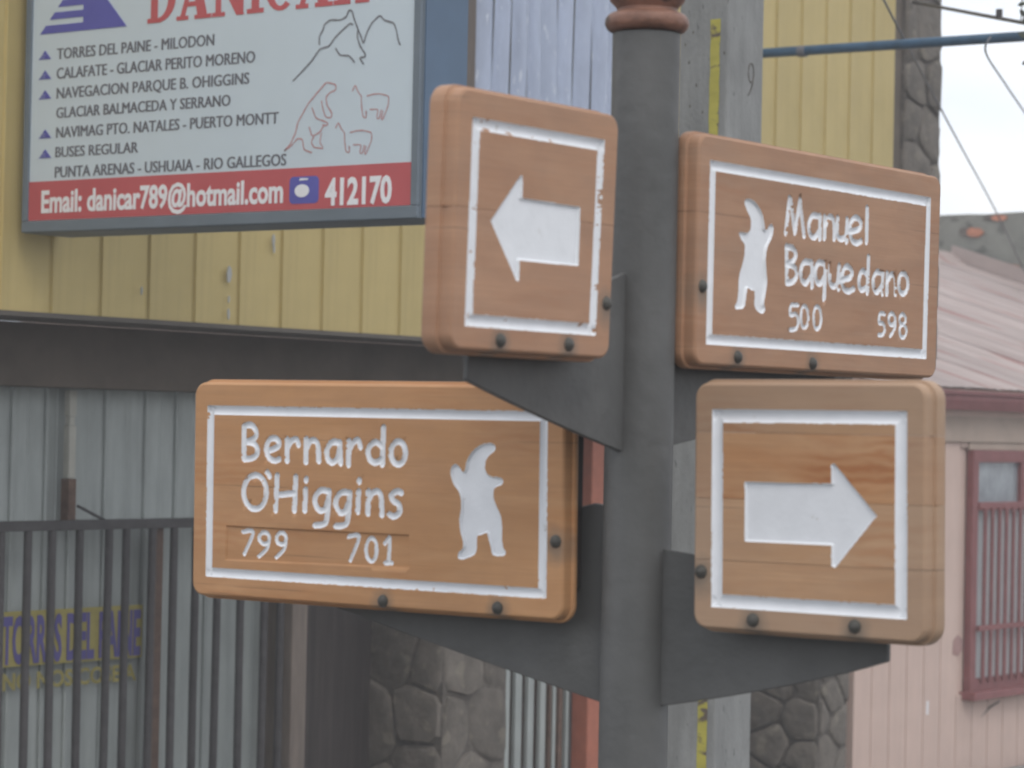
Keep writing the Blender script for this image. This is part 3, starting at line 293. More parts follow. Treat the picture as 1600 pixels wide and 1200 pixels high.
# zinc sheets of the lower front
zx = 1.0
xs = [1.0]
while xs[-1] < 5.0: xs.append(xs[-1] + .24)
xs += [5.22, 5.50, 5.72, 5.88, 6.12, 6.40, 6.62, 6.86, 7.12, 7.36]
for a, b in zip(xs[:-1], xs[1:]):
    wd = b - a; m = MB(); prof = [(0, 7.262), (0, 7.242), (.010, 7.238), (.02, 7.244), (.05, 7.25), (wd * .48, 7.252), (wd * .52, 7.247), (wd * .57, 7.252), (wd * .80, 7.25), (wd, 7.255), (wd, 7.262)]
    n = len(prof); m.add([(a + x, y, .02) for x, y in prof] + [(a + x, y, 2.763) for x, y in prof], [(i, i + 1, i + 1 + n, i + n) for i in range(n - 1)])
    bp(m, 'zinc_sheet', M['zinc'], 30)
bp(MB().box(5.815, 5.862, 7.18, 7.22, 2.63, 2.755, .004).box(5.822, 5.858, 7.185, 7.22, 2.585, 2.629, .004).box(5.815, 5.862, 7.18, 7.22, 2.33, 2.584, .004), 'white_batten', mat('batten_paint', (.42, .41, .36), .7, var=.2))
bp(MB().box(5.81, 5.86, 7.17, 7.225, 2.10, 2.329, .003), 'gate_post', M['rust'])
bp(MB().tube([(5.86, 7.16, 2.20), (6.01, 7.11, 2.125)], .008, 6), 'brace', M['bar'])
# metal gate in front of it
gate = root('barred_gate', (1, 7.1, 0), 0, 'dark iron gate of upright bars in front of grey zinc sheets', 'gate')
def gp(m, name, material, smooth=False): m.v = [(x - 1, y - 7.1, z) for x, y, z in m.v]; return m.build(name, material, gate, smooth)
gp(MB().box(1, 7.32, 7.085, 7.125, 2.087, 2.135, .003), 'top_rail', M['bar'])
gp(MB().box(1, 7.32, 7.085, 7.125, .25, .30, .003), 'bottom_rail', M['bar'])
bx = [5.32 - .165 * k for k in range(1, 22)] + [5.32, 5.49, 5.65, 5.83, 6.02, 6.14, 6.32, 6.48, 6.64, 6.80, 6.98, 7.16, 7.29]
for x in sorted(bx):
    if x < 4: continue
    lean = random.uniform(-.006, .006)
    gp(MB().tube([(x + lean * 1.6, 7.105, .15), (x + random.uniform(-.003, .003), 7.105, 1.1), (x - lean, 7.105, 2.09)], .0205, 8), 'bar', M['bar'], 50)
gp(MB().box(6.36, 6.43, 7.13, 7.17, .15, 2.087, .003), 'rusty_post', M['rust'])
# painted banner on the zinc behind the gate
ban = root('banner_board', (5.0, 7.2, 0), 0, 'yellow board with dark blue lettering behind the iron gate bars', 'sign')
def text_mesh(s, x0, x1, z0, z1, y, bold=0.0, d=.002, fat=0):
    c = bpy.data.curves.new('lettering', 'FONT'); c.body = s; c.offset = bold; c.extrude = .5; c.resolution_u = 3
    o = bpy.data.objects.new('tmp', c); col.objects.link(o); dg = bpy.context.evaluated_depsgraph_get(); dg.update()
    me = bpy.data.meshes.new_from_object(o.evaluated_get(dg)); bpy.data.objects.remove(o)
    co = np.array([v.co[:] for v in me.vertices]); caps = co[:, 1].max(); lo = co[:, 1]
    # scale so that the capital height spans z0..z1
    mn, mxx = co[:, 0].min(), co[:, 0].max()
    ref = caps if s.upper() == s or True else caps
    for v in me.vertices:
        x, yy, z = v.co
        v.co = (x0 + (x - mn) / (mxx - mn) * (x1 - x0), y - (z + .5) * d, z0 + yy / .72 * (z1 - z0))
    bm = bmesh.new(); bm.from_mesh(me); bmesh.ops.recalc_face_normals(bm, faces=bm.faces[:])
    if fat:
        g = bmesh.ops.duplicate(bm, geom=bm.verts[:] + bm.edges[:] + bm.faces[:])
        for v in g['geom']:
            if isinstance(v, bmesh.types.BMVert): v.co += Vector((fat, -.0001, .0004))
    bm.to_mesh(me); bm.free()
    return me
bm_ = MB().box(.0, 1.365, 0, .012, H - 1.155, H - .895); bm_.build('board', M['tyel'], ban)
obj('lettering', text_mesh('TORRES DEL PAINE', .425, 1.35, H - 1.135, H - .915, -.002, .03), M['tblue'], ban)
obj('lettering', text_mesh('INO NOS COSEIA', .42, 1.34, H - 1.265, H - 1.185, .012, .03), M['tyel'], ban)
# entrance between gate and stone pier
bp(MB().box(7.36, 7.48, 7.08, 7.26, 0, 2.763, .004), 'door_jamb', M['brown'])
for k, (a, b, y, mt_) in enumerate([(7.485, 7.56, 7.30, 'dark'), (7.565, 7.63, 7.34, 'brown'), (7.635, 7.72, 7.38, 'dark'), (7.725, 7.80, 7.36, 'dark'), (7.805, 7.90, 7.42, 'dark'), (7.905, 7.985, 7.45, 'dark'), (7.99, 8.12, 7.55, 'dark'), (8.125, 8.30, 7.58, 'dark'), (8.305, 8.48, 7.60, 'dark'), (8.485, 8.67, 7.62, 'dark')]):
    bp(MB().box(a, b, y, y + .05, 0, 2.763, .003), 'door_board', M[mt_])

# ------------------------------------------------------------------ stone piers: separate stones in recessed mortar
def clip_half(P, mx, mz, nx, nz):
    out = []
    for i in range(len(P)):
        a, b = P[i], P[(i + 1) % len(P)]; da = (a[0] - mx) * nx + (a[1] - mz) * nz; db = (b[0] - mx) * nx + (b[1] - mz) * nz
        if da <= 0: out.append(a)
        if da * db < 0: t = da / (da - db); out.append((a[0] + (b[0] - a[0]) * t, a[1] + (b[1] - a[1]) * t))
    return out
def stones(parent, org, faces, material, seed=1):
    """irregular field stones fitted together: each is its own bulged polygon with recessed mortar between"""
    rnd = random.Random(seed)
    for (p0, ud, nd, W_, zl, zh, hh, cols) in faces:
        c = cols[0]; nr = max(1, round((zh - zl) / hh)); sd_ = []
        for i in range(nr):
            for j in range(c): sd_.append((W_ * (j + .5 + (.22 if i % 2 else -.22) + rnd.uniform(-.2, .2)) / c, zl + (zh - zl) * (i + .5 + rnd.uniform(-.33, .33)) / nr))
        for k, (sx, sz) in enumerate(sd_):
            P = [(0, zl), (W_, zl), (W_, zh), (0, zh)]
            for q, (tx, tz) in enumerate(sd_):
                if q != k and abs(tz - sz) < hh * 3: P = clip_half(P, (sx + tx) / 2, (sz + tz) / 2, tx - sx, tz - sz)
                if len(P) < 3: break
            if len(P) < 3: continue
            cx, cz = sum(p[0] for p in P) / len(P), sum(p[1] for p in P) / len(P)
            pts = []
            for i in range(len(P)):
                a, b = P[i], P[(i + 1) % len(P)]
                for t in (.16, .5, .84): pts.append((a[0] + (b[0] - a[0]) * t, a[1] + (b[1] - a[1]) * t))
            rad = max(.05, min(max(p[0] for p in P) - min(p[0] for p in P), max(p[1] for p in P) - min(p[1] for p in P)) / 2)
            pts = [(cx + (x - cx) * (1 - .008 / rad) + rnd.uniform(-.004, .004), cz + (z - cz) * (1 - .008 / rad) + rnd.uniform(-.004, .004)) for x, z in pts]
            n = len(pts); tiltx, tiltz = rnd.uniform(-.06, .06), rnd.uniform(-.06, .06); pr = rnd.uniform(-.006, .008)
            vs = []
            for (sc, dn) in [(1.0, -.03), (1.0, .002), (.95, .014), (.80, .020), (.45, .022)]:
                for (px, pz) in pts:
                    xx, zz = cx + (px - cx) * sc, cz + (pz - cz) * sc; dd = dn + ((xx - cx) * tiltx + (zz - cz) * tiltz + pr + rnd.uniform(-.004, .004) if dn > .01 else 0)
                    vs.append((p0[0] + ud[0] * xx + nd[0] * dd - org[0], p0[1] + ud[1] * xx + nd[1] * dd - org[1], zz - org[2]))
            vs.append((p0[0] + ud[0] * cx + nd[0] * .024 - org[0], p0[1] + ud[1] * cx + nd[1] * .024 - org[1], cz - org[2]))
            fs = [(r * n + k2, r * n + (k2 + 1) % n, (r + 1) * n + (k2 + 1) % n, (r + 1) * n + k2) for r in range(4) for k2 in range(n)] + [(4 * n + k2, 4 * n + (k2 + 1) % n, 5 * n) for k2 in range(n)]
            m = MB(); m.add(vs, fs); obj('stone', m.mesh('stone', 40), M[material], parent)
def pier(label, x0, x1, y0, y1, z0, z1, faces, material, seed, group=None):
    r = root('stone_pier', (x0, y0, z0), 0, label, 'pillar', group)
    MB().box(.012, x1 - x0 - .012, .012, y1 - y0, 0, z1 - z0).build('mortar_core', M['mortar'], r)
    stones(r, (x0, y0, z0), faces, material, seed); return r
pier('broad rough stone pillar below the lower left street sign', 8.68, 9.30, 7.10, 7.69, 0, 2.76,
     [((8.69, 7.69, 0), (0, -1), (-1, 0), .58, 0, 2.75, .40, (2,)), ((8.69, 7.115, 0), (1, 0), (0, -1), .60, 0, 2.75, .40, (2,))], 'stone', 3)
pier('narrow stone pillar between concrete pole and pink house', 12.88, 13.28, 7.10, 7.69, 0, 3.06,
     [((12.89, 7.69, 0), (0, -1), (-1, 0), .58, 0, 3.05, .27, (2,)), ((12.89, 7.115, 0), (1, 0), (0, -1), .38, 0, 3.05, .26, (2,))], 'stone', 5)
pier('upper stone corner strip beside yellow siding against the sky', 12.765, 13.30, 6.47, 7.09, 3.08, 6.7,
     [((12.77, 6.48, 0), (1, 0), (0, -1), .52, 3.09, 6.65, .34, (2,)), ((13.29, 6.50, 0), (0, 1), (1, 0), .56, 3.09, 6.65, .33, (2,))], 'stone', 11)
# slatted shutter and coloured posts right of the first pillar
sh = root('slatted_shutter', (9.3, 7.16, 0), 0, 'pale upright slats between stone pillar and orange post', 'shutter')
for a, b, mt_ in [(9.335, 9.395, 'zinc'), (9.45, 9.515, 'zinc'), (9.575, 9.635, 'zinc'), (9.70, 9.755, 'zinc'), (9.79, 9.815, 'rust'), (9.83, 9.86, 'zinc'), (9.89, 9.93, 'rust'), (9.965, 9.995, 'zinc')]:
    MB().box(a - 9.3, b - 9.3, 0, .03, .1, 2.74, .004).build('slat', M['zinc' if mt_ == 'zinc' else mt_], sh)
MB().box(0, .76, .06, .09, .1, 2.74).build('backing', M['rust'], sh)
op = root('orange_post', (10.09, 7.09, 0), 0, 'narrow orange-red painted post just left of the grey sign pole', 'post')
MB().box(0, .14, 0, .12, 0, 2.76, .006).build('shaft', M['orange'], op); MB().box(-.01, .15, -.01, .13, .0, .25, .008).build('foot', M['lintel'], op)
# pale ribbed sheet on the upper wall
pw = root('ribbed_sheet_panel', (8.0, 6.47, 3.1), 0, 'tall pale blue-white ribbed sheet left of the sign pole top', 'panel')
ribs = [8.02, 8.19, 8.34, 8.49, 8.61, 8.78, 8.93, 9.10, 9.27, 9.45, 9.6, 9.78, 9.95]
for a, b in zip(ribs[:-1], ribs[1:]):
    wd = b - a; m = MB(); K = 12
    pr = [(wd * i / K, -.045 * (math.sin(math.pi * i / K) ** 1.5) * random.uniform(.85, 1.05) if 0 < i < K else 0) for i in range(K + 1)]
    n = K + 1; rows = 10; vs = []
    for r_ in range(rows):
        for x, y in pr: vs.append((a - 8 + x, y + .008 * math.sin(r_ * 1.1 + a * 9), r_ * 3.4 / (rows - 1)))
    m.add(vs, [(r_ * n + i, r_ * n + i + 1, (r_ + 1) * n + i + 1, (r_ + 1) * n + i) for r_ in range(rows - 1) for i in range(K)])
    m.build('sheet_fold', M['pale'], pw, True)
MB().box(-.09, -.005, -.03, .025, 0, 3.45, .003).build('edge_trim', M['brown'], pw)
# paint losses on the yellow wall
for x, z, s_ in [(6.15, H + .72, .036), (6.46, H + .90, .022), (6.15, H + .53, .018), (5.56, H + .61, .014), (6.465, H + .86, .016), (6.15, H + .60, .012)]:
    pts = [(x - 3 + s_ * .5 * math.cos(t) * random.uniform(.6, 1), z + s_ * 1.6 * math.sin(t) * random.uniform(.6, 1)) for t in [i * math.pi / 5 for i in range(10)]]
    MB().prism(pts, -.005 - .0225, -.0005 - .021).build('paint_chip', mat('bare_metal', (.42, .42, .40), .5, var=.2), bld)

# ------------------------------------------------------------------ pink house
ph = root('pink_house', (13.35, 7.1, 0), 0, 'pale pink boarded house with red gutter beyond the street signs', 'house')
def pp(m, name, material, smooth=False, parent=None):
    m.v = [(x - 13.35, y - 7.1, z) for x, y, z in m.v]; return m.build(name, material, parent or ph, smooth)
pp(MB().box(13.36, 24.38, 7.13, 7.3, 0, 2.95).box(24.2, 24.38, 7.3, 12, 0, 2.9), 'wall_core', M['pink'])
wx0, wx1, wz0, wz1 = 15.03, 16.75, H - 1.87, H - .07
bw = .257; k = 0; x = 13.36
while x < 24.3:
    a, b = x, min(x + bw - .012, 24.37)
    for lo_, hi_ in ([(0, H - .01)] if b < wx0 or a > wx1 else [(0, wz0 - .02), (wz1 + .02, H - .01)]): pp(MB().box(a, b, 7.105, 7.129, lo_, hi_, .004), 'board', M['pink'])
    x += bw
pp(MB().box(13.36, 24.37, 7.075, 7.104, H - .01, H + .215, .004), 'eaves_board', M['tan'])
# a box gutter, hollow on top
pp(MB().prism([(7.07, H + .36), (6.93, H + .36), (6.93, H + .30), (6.955, H + .225), (7.07, H + .225)], 13.40, 24.37, 'x'), 'gutter', M['red'])
pp(MB().box(13.40, 24.37, 6.915, 6.932, H + .335, H + .365, .003), 'gutter_lip', M['red'])
win = pp(MB().box(wx0, wx1, 7.06, 7.12, wz1 - .09, wz1, .004).box(wx0, wx1, 7.06, 7.12, wz0, wz0 + .09, .004).box(wx0, wx0 + .09, 7.062, 7.118, wz0 + .09, wz1 - .09, .004).box(wx1 - .09, wx1, 7.062, 7.118, wz0 + .09, wz1 - .09, .004)
    .box(15.84, 15.92, 7.064, 7.116, H - .47, wz1 - .09, .004).box(wx0 + .09, wx1 - .09, 7.05, 7.11, H - .52, H - .46, .004), 'window', M['red'])
pp(MB().box(wx0 - .05, wx1 + .05, 6.99, 7.125, wz0 - .06, wz0, .006), 'sill', M['red'], parent=None)
pp(MB().box(wx0 - .015, wx1 + .015, 7.09, 7.108, wz1 + .002, wz1 + .06, .003), 'head_trim', M['tan'])
for a, b in [(15.12, 15.84), (15.92, 16.66)]: pp(MB().box(a, b, 7.100, 7.106, H - .46, wz1 - .09), 'pane', mat('window_glass', (.28, .30, .32), .08, spec=.6, var=.3, scale=6))
pp(MB().box(15.12, 16.66, 7.108, 7.112, wz0 + .09, H - .52), 'curtain', M['curtain'])
xx = 15.19
while xx < 16.6:
    pp(MB().box(xx - .018, xx + .018, 7.03, 7.05, wz0 + .06, H - .50, .002), 'window_bar', M['red']); xx += .118
pp(MB().box(15.1, 16.68, 7.026, 7.052, H - 1.42, H - 1.38, .002), 'crossbar', M['red'])
# roof: lapped sheets from gutter to ridge
sl = .32; yr = 12.1; ye = 6.98
n_sh = 14; ws = (24.36 - 13.42) / n_sh
for k in range(n_sh):
    a = 13.42 + k * ws; b = a + ws + .03; m = MB(); K = 12; vs = []; R_ = 6
    for r_ in range(R_):
        y = ye + (yr - ye) * r_ / (R_ - 1)
        for i in range(K + 1):
            x = a + (b - a) * i / K; vs.append((x, y, H + .385 + (y - ye) * sl + (.007 if i % 2 else 0) + (.004 if i in (0, K) else 0) + .004 * (k % 2) + random.uniform(-.004, .004)))
    m.add(vs, [(r_ * (K + 1) + i, r_ * (K + 1) + i + 1, (r_ + 1) * (K + 1) + i + 1, (r_ + 1) * (K + 1) + i) for r_ in range(R_ - 1) for i in range(K)])
    pp(m, 'roof_sheet', M['roof'])
pp(MB().prism([(7.0, H + .375), (12.1, H + .375 + 5.1 * sl), (17.2, H + .37), (17.2, 2.2), (7.3, 2.2)], 13.45, 24.36, 'x'), 'roof_body', M['pink'])
pp(MB().prism([(ye, H + .40), (yr, H + .40 + (yr - ye) * sl), (yr, H + .56 + (yr - ye) * sl), (ye, H + .56)], 24.30, 24.36, 'x'), 'rake_flashing', M['roof'])
pp(MB().prism([(yr - .2, H + .38 + 4.95 * sl), (yr, H + .48 + 5.12 * sl), (yr + .2, H + .38 + 4.95 * sl)], 13.42, 24.36, 'x'), 'ridge_cap', M['roof'])
# small marks on the boards
pp(MB().prism([(14.82, 1.02), (14.90, 1.00), (14.98, 1.04), (14.99, 1.12), (14.90, 1.16), (14.83, 1.12)], 7.1025, 7.1045), 'stain', mat('pink_stain', (.36, .22, .20), .8))
pp(MB().box(14.43, 14.46, 7.1025, 7.1045, .60, .70), 'white_mark', M['pwhite'])
pp(MB().prism([(15.3, .52), (15.45, .60), (15.62, .63), (15.6, .61), (15.46, .58)], 7.1025, 7.1045), 'scratch', M['lintel'])
# cement fire wall at the far end
fw = root('cement_fire_wall', (24.4, 5.2, 0), 0, 'grey cement rendered wall with bits of bare brick above the pink roof', 'wall')
m = MB(); ny, nz_ = 60, 26; vs = []; top = 5.145
for i in range(nz_ + 1):
    for j in range(ny + 1):
        y = 13.5 * j / ny; z = top * i / nz_
        vs.append((.012 * noise.noise((y * 1.5, z * 1.5, 0)) - .01, y, z + (.02 * noise.noise((y * 3, 5, 0)) if i == nz_ else 0)))
m.add(vs, [(i * (ny + 1) + j, i * (ny + 1) + j + 1, (i + 1) * (ny + 1) + j + 1, (i + 1) * (ny + 1) + j) for i in range(nz_) for j in range(ny)])
m.build('render_coat', M['cement'], fw, True); MB().box(.02, .25, 0, 13.5, 0, top - .03).build('wall_core', M['cement'], fw)
for (yy, zz, w_, h_) in [(6.648, 4.94, .14, .065), (6.358, 5.09, .12, .04), (6.20, 4.53, .13, .05), (5.2, 4.8, .15, .05)]:
    pts = [(yy + w_ * math.cos(t) * random.uniform(.65, 1), zz + h_ * math.sin(t) * random.uniform(.65, 1)) for t in [i * math.pi / 6 for i in range(12)]]
    MB().prism(pts, -.035, .01, 'x').build('bare_brick', M['brickred'], fw)
    MB().prism([(a + .10, b + .005) for a, b in pts], -.028, .01, 'x').build('broken_edge', M['mortar'], fw)

# ------------------------------------------------------------------ concrete utility pole
cp = root('concrete_utility_pole', (6.645, 4.06, 0), 0, 'square grey concrete utility pole with a yellow stripe behind the signs', 'utility pole')
MB().box(-.145, .149, -.129, .124, 0, 8.5, .010).build('shaft', M['concrete'], cp)
m = MB(); rnd = random.Random(4); zz = .5
K = 90; vs = []
for i in range(K + 1):
    z = .4 + 4.0 * i / K; o1, o2 = rnd.uniform(-.002, .002), rnd.uniform(-.002, .002)
    vs += [(-.1475, -.040 + o1, z), (-.1475, -.088 + o2, z)]
m.add(vs, [(2 * i, 2 * i + 1, 2 * i + 3, 2 * i + 2) for i in range(K)]); m.build('yellow_stripe', M['tape'], cp)
# cast hole ring and drip on the street face
m = MB(); c0 = (.045, 4.185)
m.tube([(c0[0] + .022 * math.cos(t), -.130, c0[1] + .042 * math.sin(t)) for t in [i * math.pi / 8 for i in range(17)]], .003, 6)
m.tube([(c0[0] + .018, -.130, c0[1] - .035), (c0[0] + .0, -.130, c0[1] - .075), (c0[0] - .02, -.130, c0[1] - .10)], .003, 6)
m.build('cast_mark', M['mortar'], cp)
MB().prism([(-.127, 4.36), (-.10, 4.36), (-.10, 4.40)], -.1485, -.146, 'x') 
for (y_, z_) in [(.07, 4.22), (.03, 4.12), (.05, 4.35), (.09, 4.30), (-.005, 4.0), (.06, 4.03), (-.11, 4.25)]:
    pts = [(y_ + .004 * math.cos(t), z_ + .008 * math.sin(t)) for t in [i * math.pi / 3 for i in range(6)]]
    MB().prism(pts, -.1465, -.1445, 'x').build('pock_mark', M['mortar'], cp)

# blue pipe, rod, cables, twig
pipe = root('blue_pipe_arm', (10.5, 6.5, 4.87), 0, 'blue painted pipe sticking out from the yellow wall across the sky', 'pipe')
MB().tube([(0, -.03, 0.018), (0, -1.4, .005), (0, -3.0, -.01)], .029, 14).build('pipe', M['blue'], pipe, 40)
MB().lathe([(0, 0), (.07, 0), (.07, .012), (0, .012)], 20).build('flange', M['blue'], pipe).rotation_euler = (math.pi / 2, 0, 0)
for y_ in (-.55, -2.25): MB().tube([(0, y_, .01), (0, y_ - .05, .008)], .034, 14).build('collar', M['wire'], pipe)
rod = MB().tube([(12.83, 6.45, 5.53), (10.076, 4.288, 4.874), (9.5, 3.84, 4.74)], .011, 8)
tag(rod.build('black_stay_rod', M['bar']), 'thin black rod running from the stone strip above the blue pipe', 'rod')
MB().tube([(10.6, 4.70, 5.00), (10.6, 4.70, 5.05)], .02, 8).build('clip', M['bar'], bpy.data.objects['black_stay_rod'])
def cable(pts, r, label, sag=.0):
    a, b = Vector(pts[0]), Vector(pts[-1]); n = 24
    if len(pts) == 2: P = [a.lerp(b, i / n) + Vector((0, 0, -sag * 4 * (i / n) * (1 - i / n))) for i in range(n + 1)]
    else:
        P = []
        for i in range(n + 1):
            t = i / n * (len(pts) - 1); k = min(int(t), len(pts) - 2); u = t - k
            q0, q1, q2, q3 = [Vector(pts[max(0, min(len(pts) - 1, k + d))]) for d in (-1, 0, 1, 2)]
            P.append(.5 * ((2 * q1) + (q2 - q0) * u + (2 * q0 - 5 * q1 + 4 * q2 - q3) * u * u + (3 * q1 - q0 - 3 * q2 + q3) * u ** 3))
    return tag(MB().tube(P, r, 6).build('cable', M['wire'], None, True), label, 'cable')
cable([(8.6, 4.5, 5.1), (9.619, 4.904, 4.983), (18.906, 8.838, 4.631), (24.38, 11.2, 4.45)] if 0 else [(7.9, 4.176, 5.04), (24.40, 11.16, 4.45)][:0] + [(9.0, 4.64, 5.07), (9.619, 4.904, 4.99), (14.2, 6.86, 4.83), (18.906, 8.838, 4.631), (24.6, 11.25, 4.32)], .007, 'grey cable slanting down from the stone strip to the cement wall')
cable([(10.30, 4.60, 4.85), (10.408, 4.683, 4.78), (11.837, 5.273, 4.804), (13.763, 6.032, 4.803), (16, 6.9, 4.75)], .006, 'faint slack cable hanging below the right end of the blue pipe')
tw = root('leafy_twig', (9.16, 3.85, 4.95), 0, 'dark twig tips with a few small leaves at the top right edge', 'twig')
MB().tube([(.02, -.02, .10), (.0, 0, -.06), (-.005, .005, -.23)], [.008, .005, .003], 6).build('stem', M['twig'], tw)
for (dx, dy, dz, a, l) in [(.0, 0, -.23, 1.0, .05), (-.02, .02, -.14, .3, .05), (.0, 0, -.44, .5, .06), (.02, -.02, -.20, 2.4, .06), (.03, -.03, -.30, 2.8, .07)]:
    m = MB(); c, s_ = math.cos(a), math.sin(a)
    P = [(0, 0), (.35, .22), (.7, .2), (1, 0), (.7, -.2), (.35, -.22)]
    m.add([(dx + .55 * l * (px * c - py * s_), dy - .8 * l * (px * c - py * s_), dz + l * (px * s_ + py * c)) for px, py in P], [tuple(range(6))])
    me = m.mesh('leaf', fix=False); o = obj('leaf', me, M['leaf'], tw)
    o.modifiers.new('thick', 'SOLIDIFY').thickness = .0015

# ------------------------------------------------------------------ projecting light-box sign (local X runs out from the wall, front faces the near street corner)
SX = 4.78
sg = root('projecting_sign_box', (SX, 0, 0), R(-90), 'white projecting travel sign with red bottom band fixed on yellow wall', 'sign')
# local x = -world y
X0, X1 = -6.445, -4.250; Z0, ZT = 3.418, 5.15
MB().box(X0, X1, .012, .29, Z0, ZT, .004).build('box_back', M['frame'], sg)
MB().box(X1 + .0005, X1 + .006, .02, .285, Z0 + .005, ZT - .01).build('side_panel', M['sideblue'], sg)
fr = MB().box(X0 + .002, X1 - .002, -.006, .011, Z0 + .002, 3.468, .003).box(X0 + .002, X0 + .036, -.006, .011, 3.469, ZT - .04, .003).box(X1 - .036, X1 - .002, -.006, .011, 3.469, ZT - .04, .003).box(X0 + .002, X1 - .002, -.006, .011, ZT - .039, ZT, .003)
fr.build('frame', M['frame'], sg)
MB().box(X0 + .037, X1 - .037, .003, .0105, 3.469, ZT - .04).build('sign_face', M['sheet'], sg)
MB().box(X0 + .038, X1 - .038, .0005, .0029, 3.470, 3.638).build('red_band', M['pred'], sg)
for s_, (x0, x1, z0, z1) in BOARD_LINES:
    obj('lettering', text_mesh(s_, x0, x1, z0, z1, .0028, 0, .0015, .0032), M['pgrey'], sg)
x0, x1, z0, z1 = EMAIL; obj('lettering', text_mesh('Email: danicar789@hotmail.com', x0, x1, z0 + .002, z1, .0004, .028, .0015), M['pwhite'], sg)
x0, x1, z0, z1 = PHONE; obj('lettering', text_mesh('412170', x0, x1, z0, z1, .0004, .034, .0015), M['pwhite'], sg)
def rrect(x0, x1, z0, z1, r, n=5):
    P = []
    for cx, cz, a0 in ((x1 - r, z1 - r, 0), (x0 + r, z1 - r, 90), (x0 + r, z0 + r, 180), (x1 - r, z0 + r, 270)):
        for i in range(n + 1): t = R(a0 + 90 * i / n); P.append((cx + r * math.cos(t), cz + r * math.sin(t)))
    return P
x0, x1, z0, z1 = ICON; ic = MB().prism(rrect(x0, x1, z0, z1, .02), -.0011, .0004).build('telephone_icon', M['pblue'], sg)
cx, cz = (x0 + x1) / 2 - .01, (z0 + z1) / 2
m = MB().prism([(cx + .038 * math.cos(t), cz - .003 + .026 * math.sin(t)) for t in [i * math.pi / 10 for i in range(20)]], -.0026, -.0012)
m.prism([(cx - .015, cz + .038), (cx + .03, cz + .040), (cx + .032, cz + .046), (cx - .01, cz + .048)], -.0026, -.0012); m.build('telephone_symbol', M['pwhite'], sg)
def striped(x0, x1, z0, z1, name, bands, parent):
    ax = x0 + (x1 - x0) * .50; hgt = z1 - z0; m = MB()
    m.prism([(ax, z0), (x1, z0), (ax, z1)], .0008, .0028)
    vs = [0] + [v for b_ in bands for v in b_] + [1]
    for lo, hi in zip(vs[::2], vs[1::2]):
        m.prism([(x0 + (ax - x0) * lo, z0 + hgt * lo), (ax - .0002, z0 + hgt * lo), (ax - .0002, z0 + hgt * hi), (x0 + (ax - x0) * hi, z0 + hgt * hi)] if hi < 1 else [(x0 + (ax - x0) * lo, z0 + hgt * lo), (ax - .0002, z0 + hgt * lo), (ax - .0002, z1)], .0008, .0028)
    return m.build(name, M['pblue'], parent)
x0, x1, z0, z1 = LOGO; striped(x0, x1, z0 + .0, z1, 'triangle_logo', [(.13, .22), (.33, .41), (.52, .6)], sg)
for (x0, x1, z0, z1) in BULLETS: striped(x0, x1, z0, z1, 'triangle_bullet', [(.16, .24), (.42, .5)], sg)
# big slab-serif name
def slab(s, x0, x1, z0, z1, parent):
    wd = {'D': 1.0, 'A': 1.2, 'N': 1.15, 'I': .56, 'C': 1.0, 'R': 1.1}; tot = sum(wd[c] for c in s) + .03 * (len(s) - 1); x = x0; k = (x1 - x0) / tot; Hh = z1 - z0
    for c in s:
        w_ = wd[c] * k; m = MB()
        cnt = [0]
        def q(pts): cnt[0] += 1; m.prism([(x + a * w_, z0 + b * Hh) for a, b in pts], .0006 + .00006 * cnt[0] % .0018, .0027)
        def bar(a, b, c_, d): q([(a, b), (c_, b), (c_, d), (a, d)])
        if c in 'DR': bar(.12, 0, .36, 1); bar(0, 0, .48, .10); bar(0, .9, .4, 1)
        if c == 'I': bar(.28, 0, .72, 1); bar(0, 0, 1, .10); bar(0, .9, 1, 1)
        if c == 'N': bar(.10, 0, .26, 1); bar(.76, 0, .92, 1); q([(.05, 1), (.32, 1), (.95, 0), (.72, 0)]); bar(0, 0, .38, .09); bar(.64, .91, 1, 1)
        if c == 'A': q([(.08, 0), (.22, 0), (.52, 1), (.42, 1)]); q([(.62, 0), (.90, 0), (.62, 1), (.40, 1)]); bar(.25, .28, .7, .38); bar(0, 0, .34, .09); bar(.52, 0, 1, .09)
        if c in 'DC':
            ring = lambda r1, r2, a0, a1, cx, n=14: [(cx + r2 * math.cos(R(a0 + (a1 - a0) * i / n)), .5 + .5 * math.sin(R(a0 + (a1 - a0) * i / n))) for i in range(n + 1)], 
            cx_, a0, a1, ro, ri = (.36, -90, 90, .62, .36) if c == 'D' else (.52, 50, 310, .5, .26)
            n = 16
            for i in range(n):
                t0, t1 = R(a0 + (a1 - a0) * i / n), R(a0 + (a1 - a0) * (i + 1) / n)
                q([(cx_ + ro * math.cos(t0), .5 + .5 * math.sin(t0)), (cx_ + ro * math.cos(t1), .5 + .5 * math.sin(t1)), (cx_ + ri * math.cos(t1), .5 + .40 * math.sin(t1)), (cx_ + ri * math.cos(t0), .5 + .40 * math.sin(t0))])
        if c == 'R': bar(.36, .9, .66, 1); bar(.36, .44, .66, .54); bar(.60, .50, .84, .95); q([(.42, .46), (.64, .46), (.94, 0), (.68, 0)]); bar(.62, 0, 1.02, .09)
        me = m.mesh('large_letter'); obj('large_letter', me, M['pred'], parent); x += w_ + .03 * k
x0, x1, z0, z1 = NAME; slab('DANICAR', x0, x1, z0, z1, sg)
